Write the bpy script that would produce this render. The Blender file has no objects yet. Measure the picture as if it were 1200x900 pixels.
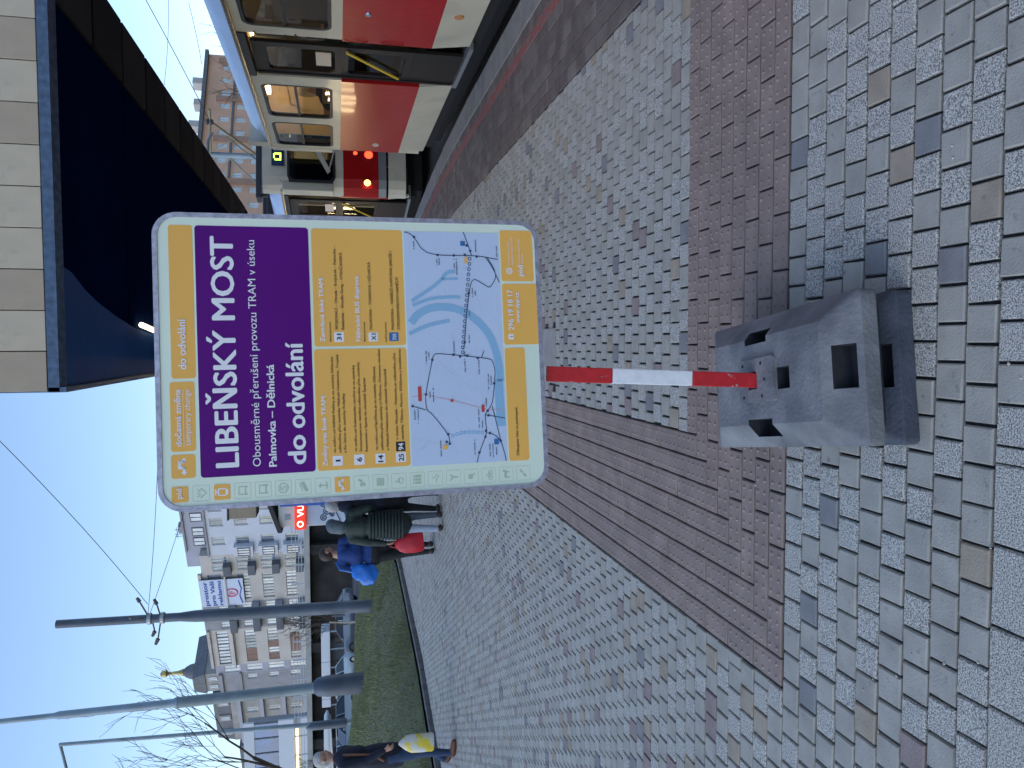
import bpy, bmesh, math, random
import numpy as np
from mathutils import Vector, Matrix, Euler
random.seed(7)
RNG = np.random.default_rng(11)
scene = bpy.context.scene
COL = scene.collection
R = math.radians

# ------------------------------------------------------------------ camera
# hand-held phone turned on its side: the picture's left edge is up in the world
cam_data = bpy.data.cameras.new("camera")
cam_data.sensor_width = 36.0
cam_data.lens = 27.6
cam_data.clip_start = 0.05
cam_data.clip_end = 4000
camera = bpy.data.objects.new("camera", cam_data)
COL.objects.link(camera)
_right = Vector((0.9987, 0.0490, -0.0140)); _back = Vector((0.0510, -0.9747, 0.2178))
_back.normalize(); _right = (_right - _back * _right.dot(_back)).normalized()
_ix = _right.cross(_back)
camera.matrix_world = Matrix(((_ix.x, _right.x, _back.x, 0.0), (_ix.y, _right.y, _back.y, 0.0),
                              (_ix.z, _right.z, _back.z, 1.55), (0, 0, 0, 1)))
scene.camera = camera

# ------------------------------------------------------------------ sky, sun, exposure
SUN_EL, SUN_AZ = R(33.0), R(-118.0)          # weak, diffuse evening light from the left; no cast shadows in the photograph
world = bpy.data.worlds.new("World"); scene.world = world
world.use_nodes = True
wn = world.node_tree; wn.nodes.clear()
w_out = wn.nodes.new("ShaderNodeOutputWorld"); w_bg = wn.nodes.new("ShaderNodeBackground")
w_sky = wn.nodes.new("ShaderNodeTexSky"); w_sky.sky_type = 'NISHITA'
w_sky.sun_disc = False; w_sky.sun_elevation = SUN_EL; w_sky.sun_rotation = SUN_AZ
w_sky.air_density = 1.0; w_sky.dust_density = 0.9; w_sky.ozone_density = 1.9; w_sky.altitude = 200
w_bg.inputs[1].default_value = 0.13
wn.links.new(w_sky.outputs[0], w_bg.inputs[0]); wn.links.new(w_bg.outputs[0], w_out.inputs[0])
sun_data = bpy.data.lights.new("sun", 'SUN'); sun_data.energy = 0.04; sun_data.angle = R(25); sun_data.color = (1.0, 0.93, 0.85)
sun = bpy.data.objects.new("sun", sun_data); COL.objects.link(sun)
_sd = Vector((math.sin(SUN_AZ) * math.cos(SUN_EL), math.cos(SUN_AZ) * math.cos(SUN_EL), math.sin(SUN_EL)))
sun.rotation_euler = _sd.to_track_quat('Z', 'Y').to_euler()
scene.view_settings.view_transform = 'Standard'
scene.view_settings.look = 'None'
scene.view_settings.exposure = 1.05
scene.view_settings.gamma = 1.0
scene.view_settings.use_curve_mapping = False
scene.cycles.max_bounces = 6
scene.cycles.transparent_max_bounces = 12

# ------------------------------------------------------------------ materials
MATS = {}
def mat(name, color, rough=0.6, metal=0.0, n_scale=0.0, n_amt=0.0, color2=None, bump=0.0, b_scale=None,
        emit=None, e_str=0.0, coat=0.0, spec=0.5, world_tex=False, detail=4.0, contrast=None):
    if name in MATS: return MATS[name]
    m = bpy.data.materials.new(name); m.use_nodes = True
    nt = m.node_tree; b = nt.nodes["Principled BSDF"]
    b.inputs["Base Color"].default_value = (*color, 1)
    b.inputs["Roughness"].default_value = rough
    b.inputs["Metallic"].default_value = metal
    b.inputs["Specular IOR Level"].default_value = spec
    if coat: b.inputs["Coat Weight"].default_value = coat; b.inputs["Coat Roughness"].default_value = 0.05
    if emit: b.inputs["Emission Color"].default_value = (*emit, 1); b.inputs["Emission Strength"].default_value = e_str
    if n_scale or bump:
        if world_tex:
            g = nt.nodes.new("ShaderNodeNewGeometry"); src = g.outputs["Position"]
        else:
            g = nt.nodes.new("ShaderNodeTexCoord"); src = g.outputs["Object"]
    if n_scale:
        n = nt.nodes.new("ShaderNodeTexNoise"); n.inputs["Scale"].default_value = n_scale; n.inputs["Detail"].default_value = detail
        nt.links.new(src, n.inputs["Vector"])
        r = nt.nodes.new("ShaderNodeValToRGB")
        lo, hi = contrast or (0.3, 0.7)
        r.color_ramp.elements[0].position = lo; r.color_ramp.elements[1].position = hi
        c2 = color2 or tuple(min(1, c * (1 + n_amt)) for c in color)
        c1 = color if color2 else tuple(c * (1 - n_amt) for c in color)
        r.color_ramp.elements[0].color = (*c1, 1); r.color_ramp.elements[1].color = (*c2, 1)
        nt.links.new(n.outputs["Fac"], r.inputs["Fac"]); nt.links.new(r.outputs["Color"], b.inputs["Base Color"])
    if bump:
        n2 = nt.nodes.new("ShaderNodeTexNoise"); n2.inputs["Scale"].default_value = b_scale or n_scale * 2; n2.inputs["Detail"].default_value = 3
        nt.links.new(src, n2.inputs["Vector"])
        bp = nt.nodes.new("ShaderNodeBump"); bp.inputs["Strength"].default_value = min(1.0, bump); bp.inputs["Distance"].default_value = 0.01 * max(1.0, bump)
        nt.links.new(n2.outputs["Fac"], bp.inputs["Height"]); nt.links.new(bp.outputs["Normal"], b.inputs["Normal"])
    MATS[name] = m
    return m
def two_noise(m, scale, col, lo, hi, world_tex=True, detail=5):
    """blotches of a second colour over a material's own base colour (dirt, wear)"""
    nt = m.node_tree; b = nt.nodes["Principled BSDF"]
    src_link = b.inputs["Base Color"].links
    mix = nt.nodes.new("ShaderNodeMix"); mix.data_type = 'RGBA'
    if src_link: nt.links.new(src_link[0].from_socket, mix.inputs["A"])
    else: mix.inputs["A"].default_value = b.inputs["Base Color"].default_value
    mix.inputs["B"].default_value = (*col, 1)
    g = nt.nodes.new("ShaderNodeNewGeometry") if world_tex else nt.nodes.new("ShaderNodeTexCoord")
    n = nt.nodes.new("ShaderNodeTexNoise"); n.inputs["Scale"].default_value = scale; n.inputs["Detail"].default_value = detail
    nt.links.new(g.outputs["Position" if world_tex else "Object"], n.inputs["Vector"])
    mr = nt.nodes.new("ShaderNodeMapRange"); mr.inputs[1].default_value = lo; mr.inputs[2].default_value = hi
    nt.links.new(n.outputs["Fac"], mr.inputs[0]); nt.links.new(mr.outputs[0], mix.inputs["Factor"])
    nt.links.new(mix.outputs["Result"], b.inputs["Base Color"])
    return m
def glass(name, tint=(0.9, 0.95, 1.0), refl=0.25, rough=0.02):
    if name in MATS: return MATS[name]
    m = bpy.data.materials.new(name); m.use_nodes = True; nt = m.node_tree; nt.nodes.clear()
    o = nt.nodes.new("ShaderNodeOutputMaterial"); t = nt.nodes.new("ShaderNodeBsdfTransparent"); t.inputs[0].default_value = (*tint, 1)
    g = nt.nodes.new("ShaderNodeBsdfGlossy"); g.inputs["Roughness"].default_value = rough
    lw0 = nt.nodes.new("ShaderNodeLayerWeight"); lw0.inputs[0].default_value = 0.5
    pw = nt.nodes.new("ShaderNodeMath"); pw.operation = 'POWER'; pw.inputs[1].default_value = 4.0
    lw = nt.nodes.new("ShaderNodeMath"); lw.operation = 'MULTIPLY_ADD'; lw.inputs[1].default_value = refl*2.5; lw.inputs[2].default_value = 0.02; lw.use_clamp = True
    nt.links.new(lw0.outputs["Facing"], pw.inputs[0]); nt.links.new(pw.outputs[0], lw.inputs[0])
    mx = nt.nodes.new("ShaderNodeMixShader")
    nt.links.new(lw.outputs[0], mx.inputs[0]); nt.links.new(t.outputs[0], mx.inputs[1]); nt.links.new(g.outputs[0], mx.inputs[2])
    nt.links.new(mx.outputs[0], o.inputs[0]); MATS[name] = m
    return m
M = lambda n: MATS[n]

# ------------------------------------------------------------------ mesh helpers
class MB:
    """collects shapes into one mesh; mats are indices into the list given to build()"""
    def __init__(s): s.v = []; s.f = []; s.m = []
    def add(s, vs, fs, mi=0):
        o = len(s.v); s.v += [tuple(v) for v in vs]; s.f += [tuple(i + o for i in f) for f in fs]; s.m += [mi] * len(fs)
    def box(s, x0, x1, y0, y1, z0, z1, mi=0, rot=None, b=0.0):
        if b > 0:
            return s.bevbox(x0, x1, y0, y1, z0, z1, b, mi, rot)
        vs = [Vector(p) for p in ((x0,y0,z0),(x1,y0,z0),(x1,y1,z0),(x0,y1,z0),(x0,y0,z1),(x1,y0,z1),(x1,y1,z1),(x0,y1,z1))]
        if rot is not None:
            c = Vector(((x0+x1)/2,(y0+y1)/2,(z0+z1)/2)); vs = [c + rot @ (v - c) for v in vs]
        s.add(vs, [(3,2,1,0),(4,5,6,7),(0,1,5,4),(1,2,6,5),(2,3,7,6),(3,0,4,7)], mi)
    def bevbox(s, x0, x1, y0, y1, z0, z1, b, mi=0, rot=None):
        bm = bmesh.new(); bmesh.ops.create_cube(bm, size=1)
        for v in bm.verts: v.co = Vector(((x0+x1)/2 + v.co.x*(x1-x0), (y0+y1)/2 + v.co.y*(y1-y0), (z0+z1)/2 + v.co.z*(z1-z0)))
        bmesh.ops.bevel(bm, geom=bm.edges[:], offset=b, segments=2, affect='EDGES', profile=0.6)
        c = Vector(((x0+x1)/2,(y0+y1)/2,(z0+z1)/2))
        bm.verts.index_update()
        vs = [v.co.copy() for v in bm.verts]
        if rot is not None: vs = [c + rot @ (v - c) for v in vs]
        s.add(vs, [[v.index for v in f.verts] for f in bm.faces], mi); bm.free()
    def tube(s, pts, r, n=8, mi=0, cap=True):
        pts = [Vector(p) for p in pts]; rs = r if isinstance(r, (list, tuple)) else [r]*len(pts)
        o = len(s.v); prev = None
        for i, p in enumerate(pts):
            d = (pts[min(i+1, len(pts)-1)] - pts[max(i-1, 0)]).normalized()
            if prev is None:
                a = Vector((0,0,1)) if abs(d.z) < 0.9 else Vector((1,0,0)); u = d.cross(a).normalized()
            else:
                u = (prev - d * prev.dot(d)).normalized()
            prev = u; w = d.cross(u)
            for k in range(n):
                t = 2*math.pi*k/n; s.v.append(tuple(p + (u*math.cos(t) + w*math.sin(t))*rs[i]))
        for i in range(len(pts)-1):
            for k in range(n):
                a = o+i*n+k; b_ = o+i*n+(k+1)%n; s.f.append((a, b_, b_+n, a+n)); s.m.append(mi)
        if cap:
            s.f.append(tuple(o+k for k in range(n))[::-1]); s.m.append(mi)
            s.f.append(tuple(o+(len(pts)-1)*n+k for k in range(n))); s.m.append(mi)
    def prism(s, poly, axis, a, b, mi=0):
        """2-D polygon extruded along axis from a to b; poly in the other two axes (cyclic order)"""
        n = len(poly)
        def P(q, t):
            return {'x': (t, q[0], q[1]), 'y': (q[0], t, q[1]), 'z': (q[0], q[1], t)}[axis]
        vs = [P(q, a) for q in poly] + [P(q, b) for q in poly]
        fs = [tuple(range(n))[::-1], tuple(range(n, 2*n))] + [(i, (i+1)%n, n+(i+1)%n, n+i) for i in range(n)]
        s.add(vs, fs, mi)
    def ring(s, outer, inner, axis, a, b, mi=0):
        """frame between two outlines with the same number of points, extruded"""
        n = len(outer)
        def P(q, t): return {'x': (t, q[0], q[1]), 'y': (q[0], t, q[1]), 'z': (q[0], q[1], t)}[axis]
        vs = [P(q, a) for q in outer] + [P(q, a) for q in inner] + [P(q, b) for q in outer] + [P(q, b) for q in inner]
        fs = []
        for i in range(n):
            j = (i+1) % n
            fs += [(i, j, n+j, n+i), (2*n+i, 3*n+i, 3*n+j, 2*n+j), (i, 2*n+i, 2*n+j, j), (n+i, n+j, 3*n+j, 3*n+i)]
        s.add(vs, fs, mi)
    def ball(s, c, r, mi=0, sub=2, sc=(1,1,1)):
        bm = bmesh.new(); bmesh.ops.create_icosphere(bm, subdivisions=sub, radius=1); bm.verts.index_update()
        s.add([(c[0]+v.co.x*r*sc[0], c[1]+v.co.y*r*sc[1], c[2]+v.co.z*r*sc[2]) for v in bm.verts], [[v.index for v in f.verts] for f in bm.faces], mi); bm.free()
    def lathe(s, prof, c=(0,0,0), n=16, mi=0):
        o = len(s.v)
        for r, z in prof:
            for k in range(n):
                t = 2*math.pi*k/n; s.v.append((c[0]+r*math.cos(t), c[1]+r*math.sin(t), c[2]+z))
        for i in range(len(prof)-1):
            for k in range(n):
                a = o+i*n+k; b_ = o+i*n+(k+1)%n; s.f.append((a, b_, b_+n, a+n)); s.m.append(mi)
        s.f.append(tuple(o+k for k in range(n))[::-1]); s.m.append(mi)
        s.f.append(tuple(o+(len(prof)-1)*n+k for k in range(n))); s.m.append(mi)
    def data(s, name, mats, smooth=False):
        me = bpy.data.meshes.new(name); me.from_pydata(s.v, [], s.f)
        for m in (mats if isinstance(mats, (list, tuple)) else [mats]): me.materials.append(m)
        me.polygons.foreach_set("material_index", s.m)
        if smooth: me.polygons.foreach_set("use_smooth", [True]*len(s.f))
        me.update()
        return me
    def build(s, name, mats, parent=None, smooth=False, fix=True):
        me = s.data(name, mats, smooth)
        if fix:
            bm = bmesh.new(); bm.from_mesh(me); bmesh.ops.recalc_face_normals(bm, faces=bm.faces[:]); bm.to_mesh(me); bm.free()
        if smooth:
            try: me.set_sharp_from_angle(angle=R(40))
            except Exception: pass
        o = bpy.data.objects.new(name, me); COL.objects.link(o)
        if parent is not None: o.parent = parent
        return o
def build_split(mb, name, mats, parent=None, smooth=False, kinds=None):
    """build each connected piece of mb as an object of its own"""
    n = len(mb.v); par = list(range(n))
    def find(a):
        while par[a] != a: par[a] = par[par[a]]; a = par[a]
        return a
    for f in mb.f:
        r = find(f[0])
        for i in f[1:]: par[find(i)] = r
    groups = {}
    for k, f in enumerate(mb.f): groups.setdefault(find(f[0]), []).append(k)
    out = []
    for ks in groups.values():
        idx = {}; q = MB()
        for k in ks:
            for i in mb.f[k]:
                if i not in idx: idx[i] = len(q.v); q.v.append(mb.v[i])
            q.f.append(tuple(idx[i] for i in mb.f[k])); q.m.append(mb.m[k])
        out.append(q.build(name, mats, parent, smooth))
    return out
def rrect(x0, x1, y0, y1, r, n=5):
    """rounded rectangle outline, 4*(n+1) points"""
    r = min(r, (x1-x0)/2-1e-4, (y1-y0)/2-1e-4); pts = []
    for cx, cy, a0 in ((x1-r, y1-r, 0), (x0+r, y1-r, 90), (x0+r, y0+r, 180), (x1-r, y0+r, 270)):
        for k in range(n+1):
            a = R(a0 + 90*k/n); pts.append((cx + r*math.cos(a), cy + r*math.sin(a)))
    return pts
def to_rect(pts, x0, x1, y0, y1):
    """project outline points outwards onto a rectangle; corner points go to the corners"""
    n = len(pts)//4; out = []
    for i, (x, y) in enumerate(pts):
        q, k = divmod(i, n); h = (n-1)/2
        cx, cy = ((x1, y1), (x0, y1), (x0, y0), (x1, y0))[q]
        if abs(k-h) < 0.6: out.append((cx, cy))
        elif (k < h) == (q in (0, 2)): out.append((cx, y))
        else: out.append((x, cy))
    return out
def tag(o, label=None, cat=None, group=None, kind=None):
    if label: o["label"] = label
    if cat: o["category"] = cat
    if group: o["group"] = group
    if kind: o["kind"] = kind
    return o
def thing(name, label, cat, loc=(0,0,0), rz=0.0, group=None):
    o = bpy.data.objects.new(name, None); COL.objects.link(o); o.empty_display_size = 0.2
    o.location = loc; o.rotation_euler = (0, 0, rz)
    return tag(o, label, cat, group)
def copy_tree(o, parent=None):
    c = o.copy(); COL.objects.link(c)
    if parent is not None: c.parent = parent
    for ch in [q for q in bpy.data.objects if q.parent == o]: copy_tree(ch, c)
    return c
def inst(name, me, parent, loc=(0,0,0), rot=(0,0,0), scale=(1,1,1)):
    o = bpy.data.objects.new(name, me); COL.objects.link(o); o.parent = parent
    o.location = loc; o.rotation_euler = rot; o.scale = scale
    return o
def text_verts(body, bold=0):
    """outline of a string as flat triangles: (verts, faces, xmin, xmax, cap height)"""
    c = bpy.data.curves.new("tmp_text", 'FONT'); c.body = body; c.size = 1.0; c.resolution_u = 3
    o = bpy.data.objects.new("tmp_text", c); COL.objects.link(o)
    me = o.to_mesh(); vs = [v.co.copy() for v in me.vertices]; fs = [tuple(p.vertices) for p in me.polygons]
    o.to_mesh_clear(); bpy.data.objects.remove(o); bpy.data.curves.remove(c)
    xs = [v.x for v in vs]
    return vs, fs, min(xs), max(xs)
CAP = 0.729
def put_text(mb, body, x0, x1, yb, cap, z, bold=0, mi=0, plane=None, plane_flat=0.0):
    """fit the string between x0 and x1 on baseline yb with the given cap height, in the xy plane (or mapped by plane)"""
    vs, fs, a, b = text_verts(body, bold)
    sx = (x1-x0)/(b-a); sy = cap/CAP
    for k, (dx, dy) in enumerate(((0,0),(0.027,0),(-0.027,0),(0,0.016),(0,-0.016)) if bold == 1 else (((0,0),(0.022,0)) if bold == 2 else ((0,0),))):
        pts = [(x0+(v.x-a+dx)*sx, yb+(v.y+dy)*sy, z+0.00006*k) for v in vs]      # strokes thickened by overlaying shifted copies
        if plane: pts = [plane(p[0], p[1], 0) if plane_flat else plane(*p) for p in pts]
        if plane_flat: pts = [(p[0], p[1]-plane_flat*k, p[2]) for p in pts]
        mb.add(pts, fs, mi)

mat("concrete_plain", (0.365,0.355,0.31), 0.85, n_scale=9, n_amt=0.14, bump=0.25, b_scale=160, world_tex=True, detail=6)
mat("concrete_speckled", (0.15,0.148,0.135), 0.8, n_scale=230, color2=(0.64,0.63,0.57), bump=0.5, b_scale=300, world_tex=True, detail=2, contrast=(0.36,0.6))
mat("concrete_yellowish", (0.35,0.30,0.23), 0.85, n_scale=12, n_amt=0.15, bump=0.25, b_scale=160, world_tex=True)
mat("concrete_reddish", (0.28,0.225,0.21), 0.85, n_scale=12, n_amt=0.15, bump=0.25, b_scale=160, world_tex=True)
mat("concrete_dark", (0.225,0.228,0.23), 0.85, n_scale=12, n_amt=0.15, bump=0.25, b_scale=160, world_tex=True)
mat("tactile_red", (0.285,0.22,0.19), 0.8, n_scale=7, n_amt=0.18, bump=0.3, b_scale=180, world_tex=True)
two_noise(M("tactile_red"), 3.0, (0.24,0.19,0.165), 0.45, 0.75)
for k in ("concrete_plain","concrete_yellowish","concrete_reddish"): two_noise(M(k), 30.0, (0.15,0.15,0.145), 0.62, 0.8)
mat("band_brown", (0.14,0.115,0.10), 0.8, n_scale=6, n_amt=0.25, bump=0.25, b_scale=150, world_tex=True)
mat("band_brown_light", (0.18,0.155,0.135), 0.8, n_scale=6, n_amt=0.2, bump=0.25, b_scale=150, world_tex=True)
mat("band_red_mottle", (0.36,0.06,0.05), 0.7, n_scale=16, color2=(0.19,0.15,0.14), bump=0.2, b_scale=120, world_tex=True, contrast=(0.35,0.62))
mat("joint_sand", (0.032,0.030,0.029), 0.95, n_scale=60, n_amt=0.4, bump=0.6, b_scale=90, world_tex=True)
mat("kerb_concrete", (0.24,0.235,0.225), 0.85, n_scale=5, n_amt=0.18, bump=0.3, b_scale=120, world_tex=True)
mat("slab_concrete", (0.34,0.33,0.31), 0.85, n_scale=8, n_amt=0.15, bump=0.2, b_scale=120, world_tex=True)
mat("asphalt", (0.06,0.062,0.065), 0.9, n_scale=20, n_amt=0.3, bump=0.5, b_scale=60, world_tex=True)
mat("ground_soil", (0.09,0.085,0.075), 0.95, n_scale=0.4, n_amt=0.3, world_tex=True)
mat("track_bed", (0.045,0.042,0.040), 0.95, n_scale=8, n_amt=0.4, bump=0.8, b_scale=20, world_tex=True)
mat("rail_steel", (0.30,0.29,0.28), 0.3, metal=0.9)
# ================================================================== ground and paving
def sheet(name, pts, m, kind='structure', z=None):
    mb = MB(); vs = [(p[0], p[1], p[2] if len(p) > 2 else z) for p in pts]
    mb.add(vs, [tuple(range(len(vs)))]); o = mb.build(name, m, fix=False)
    return tag(o, kind=kind)
sheet("ground", [(-900,-600,0),(900,-600,0),(900,1200,0),(-900,1200,0)], M("ground_soil")).location.z = -0.6

def bend(y):                     # the stop and the track curve gently to the left
    return 0.0 if y < 9 else -0.0078*(y-9)**2
def grass_edge(y):
    pts = [(-6,-9.6),(8,-7.75),(12.44,-6.91),(15,-6.24),(20.64,-5.65),(23,-6.0),(36,-9.5),(46,-12.5)]
    for (a, xa), (b, xb) in zip(pts, pts[1:]):
        if y <= b: return xa + (xb-xa)*(y-a)/(b-a)
    return pts[-1][1]
KX0, KX1 = 2.60, 2.88
ys = [-8,-2,4,9,11,13,15,17,20,24,28,33,38]
mb = MB()
vs = []
for y in ys: vs += [(grass_edge(y)-0.4, y, -0.014), (KX1-0.02+bend(y), y, -0.014)]
mb.add(vs, [(2*i,2*i+1,2*i+3,2*i+2) for i in range(len(ys)-1)])
vs = []
for y in ys: vs += [(KX1-0.02+bend(y), y, -0.014), (KX1-0.02+bend(y), y, -0.6)]
mb.add(vs, [(2*i,2*i+1,2*i+3,2*i+2) for i in range(len(ys)-1)])
pavement = tag(mb.build("pavement", M("joint_sand"), fix=False), kind='structure')

# --- where each kind of unit lies (rows of 0.1 m pavers, staggered by half)
def gray_cells():
    out = []
    P = 0.1
    y = 0.59; row = 0
    while y < 34:
        segs = []
        xl = max(-0.62*y - 1.4, grass_edge(y)+0.16); xr = 1.755 + bend(y)*1.02
        yc = y + P/2
        if yc < 1.59:
            segs = [(-0.29, xr)] if yc < 1.59 else [(xl, xr)]
        elif yc < 2.5: segs = [(xl, xr)]
        elif yc < 3.3: segs = [(xl, -1.25)]
        else: segs = [(xl, -1.25), (-0.405, xr)]
        for a, b in segs:
            k = math.floor(a/P) - 1
            off = (0.5*P if row % 2 else 0) + 0.004*math.sin(row*1.7)
            x = k*P + off
            while x < b:
                c0, c1 = max(x, a), min(x+P, b)
                if c1-c0 > 0.02 and not (-0.30 < (c0+c1)/2 < 0.125 and 5.5 < yc < 6.1):
                    out.append(((c0+c1)/2, yc, c1-c0, P))
                x += P
        y += P; row += 1
    return out
def tactile_cells():
    out = []
    for j in range(8):                              # band across the view
        y0 = 3.2 - 0.1*j; xs = -0.405 - 0.105*j; xe = 1.755
        x = xs
        while x < xe:
            c0, c1 = max(x, xs), min(x+0.2, xe)
            if c1-c0 > 0.03: out.append(((c0+c1)/2, y0+0.05, c1-c0, 0.1, 0))
            x += 0.2
    for i in range(8):                              # band leading away
        x0 = -0.405 - 0.105*(i+1); y0 = 3.2 - 0.1*i; y = y0
        while y < 33:
            c0, c1 = max(y, y0), y+0.2
            if c1-c0 > 0.03: out.append((x0+0.0525, (c0+c1)/2, 0.105, c1-c0, 1))
            y += 0.2
    return out
def band_cells():
    out = []; n = 8; w = (2.60-1.76)/n
    for i in range(n):
        y = 0.4 + (0.1 if i % 2 else 0)
        ln = 0.2 if i < 6 else 0.12
        while y < 33:
            out.append((1.76+w*(i+0.5)+bend(y+ln/2), y+ln/2, w, ln, i)); y += ln
    return out
def unit_mesh(name, m, top, w, l, studs=False, seed=0):
    rnd = random.Random(seed); mb = MB(); g = 0.0040; h = 0.0
    j = lambda s=0.0012: rnd.uniform(-s, s)
    W, L_ = w/2-g, l/2-g; b = 0.0035
    base = [(-W,-L_),(W,-L_),(W,L_),(-W,L_)]
    base = [(x+j(), y+j()) for x, y in base]
    t = [j(0.0009) for _ in range(4)]
    vs = [(x, y, -0.05) for x, y in base] + [(x, y, -b-0.001+t[i]) for i, (x, y) in enumerate(base)] + \
         [(x*(1-b/W), y*(1-b/L_), t[i]) for i, (x, y) in enumerate(base)]
    fs = [(8,9,10,11)] + [(i,(i+1)%4,4+(i+1)%4,4+i) for i in range(4)] + [(4+i,4+(i+1)%4,8+(i+1)%4,8+i) for i in range(4)]
    mb.add(vs, fs)
    if studs:
        for a in range(4):
            for c in range(2):
                u, v = (a-1.5)*0.046, (c-0.5)*0.048
                x, y = (v, u) if l > w else (u, v)
                if abs(x) < W-0.01 and abs(y) < L_-0.01:
                    r = 0.0105; mb.add([(x-r,y,0),(x,y-r,0),(x+r,y,0),(x,y+r,0),(x,y,0.0075)], [(0,1,4),(1,2,4),(2,3,4),(3,0,4)])
    me = mb.data(name, m); return me
def far_mesh(name, cells, mats, mids, parent, studs=None, zs=None):
    """the many smaller units further off, joined"""
    n = len(cells); C = np.array([c[:4] for c in cells]); g = 0.0040
    W = C[:,2]/2-g; L_ = C[:,3]/2-g
    sx = np.array([-1,1,1,-1]); sy = np.array([-1,-1,1,1]); b = 0.003
    z = RNG.uniform(-0.0015, 0.0015, n) if zs is None else zs
    V = np.zeros((n, 8, 3))
    V[:,:4,0] = C[:,0:1] + sx*W[:,None]; V[:,:4,1] = C[:,1:2] + sy*L_[:,None]; V[:,:4,2] = -0.016
    V[:,4:,0] = C[:,0:1] + sx*(W-b)[:,None]; V[:,4:,1] = C[:,1:2] + sy*(L_-b)[:,None]; V[:,4:,2] = z[:,None] + RNG.uniform(-0.0008,0.0008,(n,4))
    F = np.array([(4,5,6,7),(0,1,5,4),(1,2,6,5),(2,3,7,6),(3,0,4,7)])
    faces = (F[None] + (np.arange(n)*8)[:,None,None]).reshape(-1, 4)
    verts = V.reshape(-1, 3); mi = np.repeat(mids, 5)
    if studs is not None:
        pv, pf = [], []
        o = len(verts)
        for (x0, y0, w, l), s in zip(C, studs):
            for a in range(4):
                for c in range(2):
                    u, v = (a-1.5)*0.046, (c-0.5)*0.048
                    x, y = (v, u) if l > w else (u, v)
                    if abs(x) < w/2-0.014 and abs(y) < l/2-0.014:
                        r = 0.0105; x += x0; y += y0
                        k = o+len(pv); pv += [(x-r,y,0),(x,y-r,0),(x+r,y,0),(x,y+r,0),(x,y,0.0075)]
                        pf += [(k,k+1,k+4,k+4),(k+1,k+2,k+4,k+4),(k+2,k+3,k+4,k+4),(k+3,k,k+4,k+4)]
        verts = np.vstack([verts, np.array(pv)]) if pv else verts
        tri = [f[:3] for f in pf]
    else: tri = []
    me = bpy.data.meshes.new(name)
    loops = np.concatenate([faces.ravel(), np.array(tri, dtype=int).ravel()]) if len(tri) else faces.ravel()
    nf = len(faces) + len(tri)
    me.vertices.add(len(verts)); me.vertices.foreach_set("co", verts.ravel())
    me.loops.add(len(loops)); me.loops.foreach_set("vertex_index", loops.astype(np.int32))
    starts = np.concatenate([np.arange(len(faces))*4, len(faces)*4 + np.arange(len(tri))*3]).astype(np.int32)
    me.polygons.add(nf); me.polygons.foreach_set("loop_start", starts)
    for m in mats: me.materials.append(m)
    me.polygons.foreach_set("material_index", np.concatenate([mi, np.zeros(len(tri), dtype=int)]).astype(np.int32))
    me.polygons.foreach_set("use_smooth", [False]*nf); me.update(calc_edges=True); me.validate()
    o = bpy.data.objects.new(name, me); COL.objects.link(o); o.parent = parent
    return tag(o, kind='stuff')
def nearness(c):                       # size order in the picture: nearest units inside the view first
    x, y = c[0], c[1]
    out = 0 if (1.32 < y and -0.60*y-0.05 < x < 0.42*y+0.2) else 50
    return out + math.hypot(x, y)

# grey square pavers of several mixes
gm = [M("concrete_plain"), M("concrete_speckled"), M("concrete_yellowish"), M("concrete_reddish"), M("concrete_dark")]
cells = sorted(gray_cells(), key=nearness)
mids = RNG.choice(5, len(cells), p=[0.46,0.44,0.035,0.03,0.035])
units = [[unit_mesh("paver", gm[k], 0, 0.1, 0.1, seed=k*10+s) for s in range(4)] for k in range(5)]
for i, c in enumerate(cells[:300]):
    inst("paver", units[mids[i]][random.randrange(4)], pavement, (c[0], c[1], random.uniform(-0.002,0.002)),
         (random.uniform(-.008,.008), random.uniform(-.008,.008), random.uniform(-.012,.012) + random.choice((0, math.pi)) if abs(c[2]-0.1) < 0.001 else 0), (c[2]/0.1, c[3]/0.1, 1))
far_mesh("paver_field", cells[300:], gm, mids[300:], pavement)
# larger square slabs at the near left corner
slab_me = [unit_mesh("slab", M("concrete_speckled"), 0, 0.2, 0.2, seed=90+k) for k in (0, 1, 2)]
for r in range(5):
    for q in range(8):
        inst("slab", slab_me[(r*3+q*2+1) % 3], pavement, (-0.39-0.2*q - (0.1 if r % 2 else 0) + (0.1 if r % 2 else 0), 1.49-0.2*r, 0), (0,0,random.uniform(-.01,.01)))
# concrete footing of the shelter column, let into the paving
fb = MB(); fb.box(-0.29, 0.115, 5.51, 5.80, -0.05, 0.004, b=0.006); fb.box(-0.29, 0.115, 5.81, 6.10, -0.05, 0.002, b=0.006)
build_split(fb, "footing_slab", M("slab_concrete"), pavement)

# reddish studded guidance bricks
tactile = tag(MB().build("tactile_paving", M("joint_sand"), fix=False), kind='structure') if False else None
tb = MB(); tb.box(-1.245, -0.41, 2.5, 33, -0.03, -0.0125); tb.box(-0.409, 1.755, 2.5, 3.3, -0.03, -0.0125)
tactile = tag(tb.build("tactile_paving", M("joint_sand")), kind='structure')
tc = sorted(tactile_cells(), key=nearness)
tm = {}
for i, c in enumerate(tc[:300]):
    key = (round(c[2], 3), round(c[3], 3), i % 2)
    if key not in tm: tm[key] = unit_mesh("brick", M("tactile_red"), 0, c[2], c[3], studs=True, seed=hash(key) % 999)
    inst("brick", tm[key], tactile, (c[0], c[1], random.uniform(-0.0015,0.0015)), (random.uniform(-.006,.006), random.uniform(-.006,.006), random.uniform(-.005,.005)))
far_mesh("brick_field", tc[300:], [M("tactile_red")], np.zeros(len(tc)-300, dtype=int), tactile, studs=[1]*(len(tc)-300))

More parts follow.
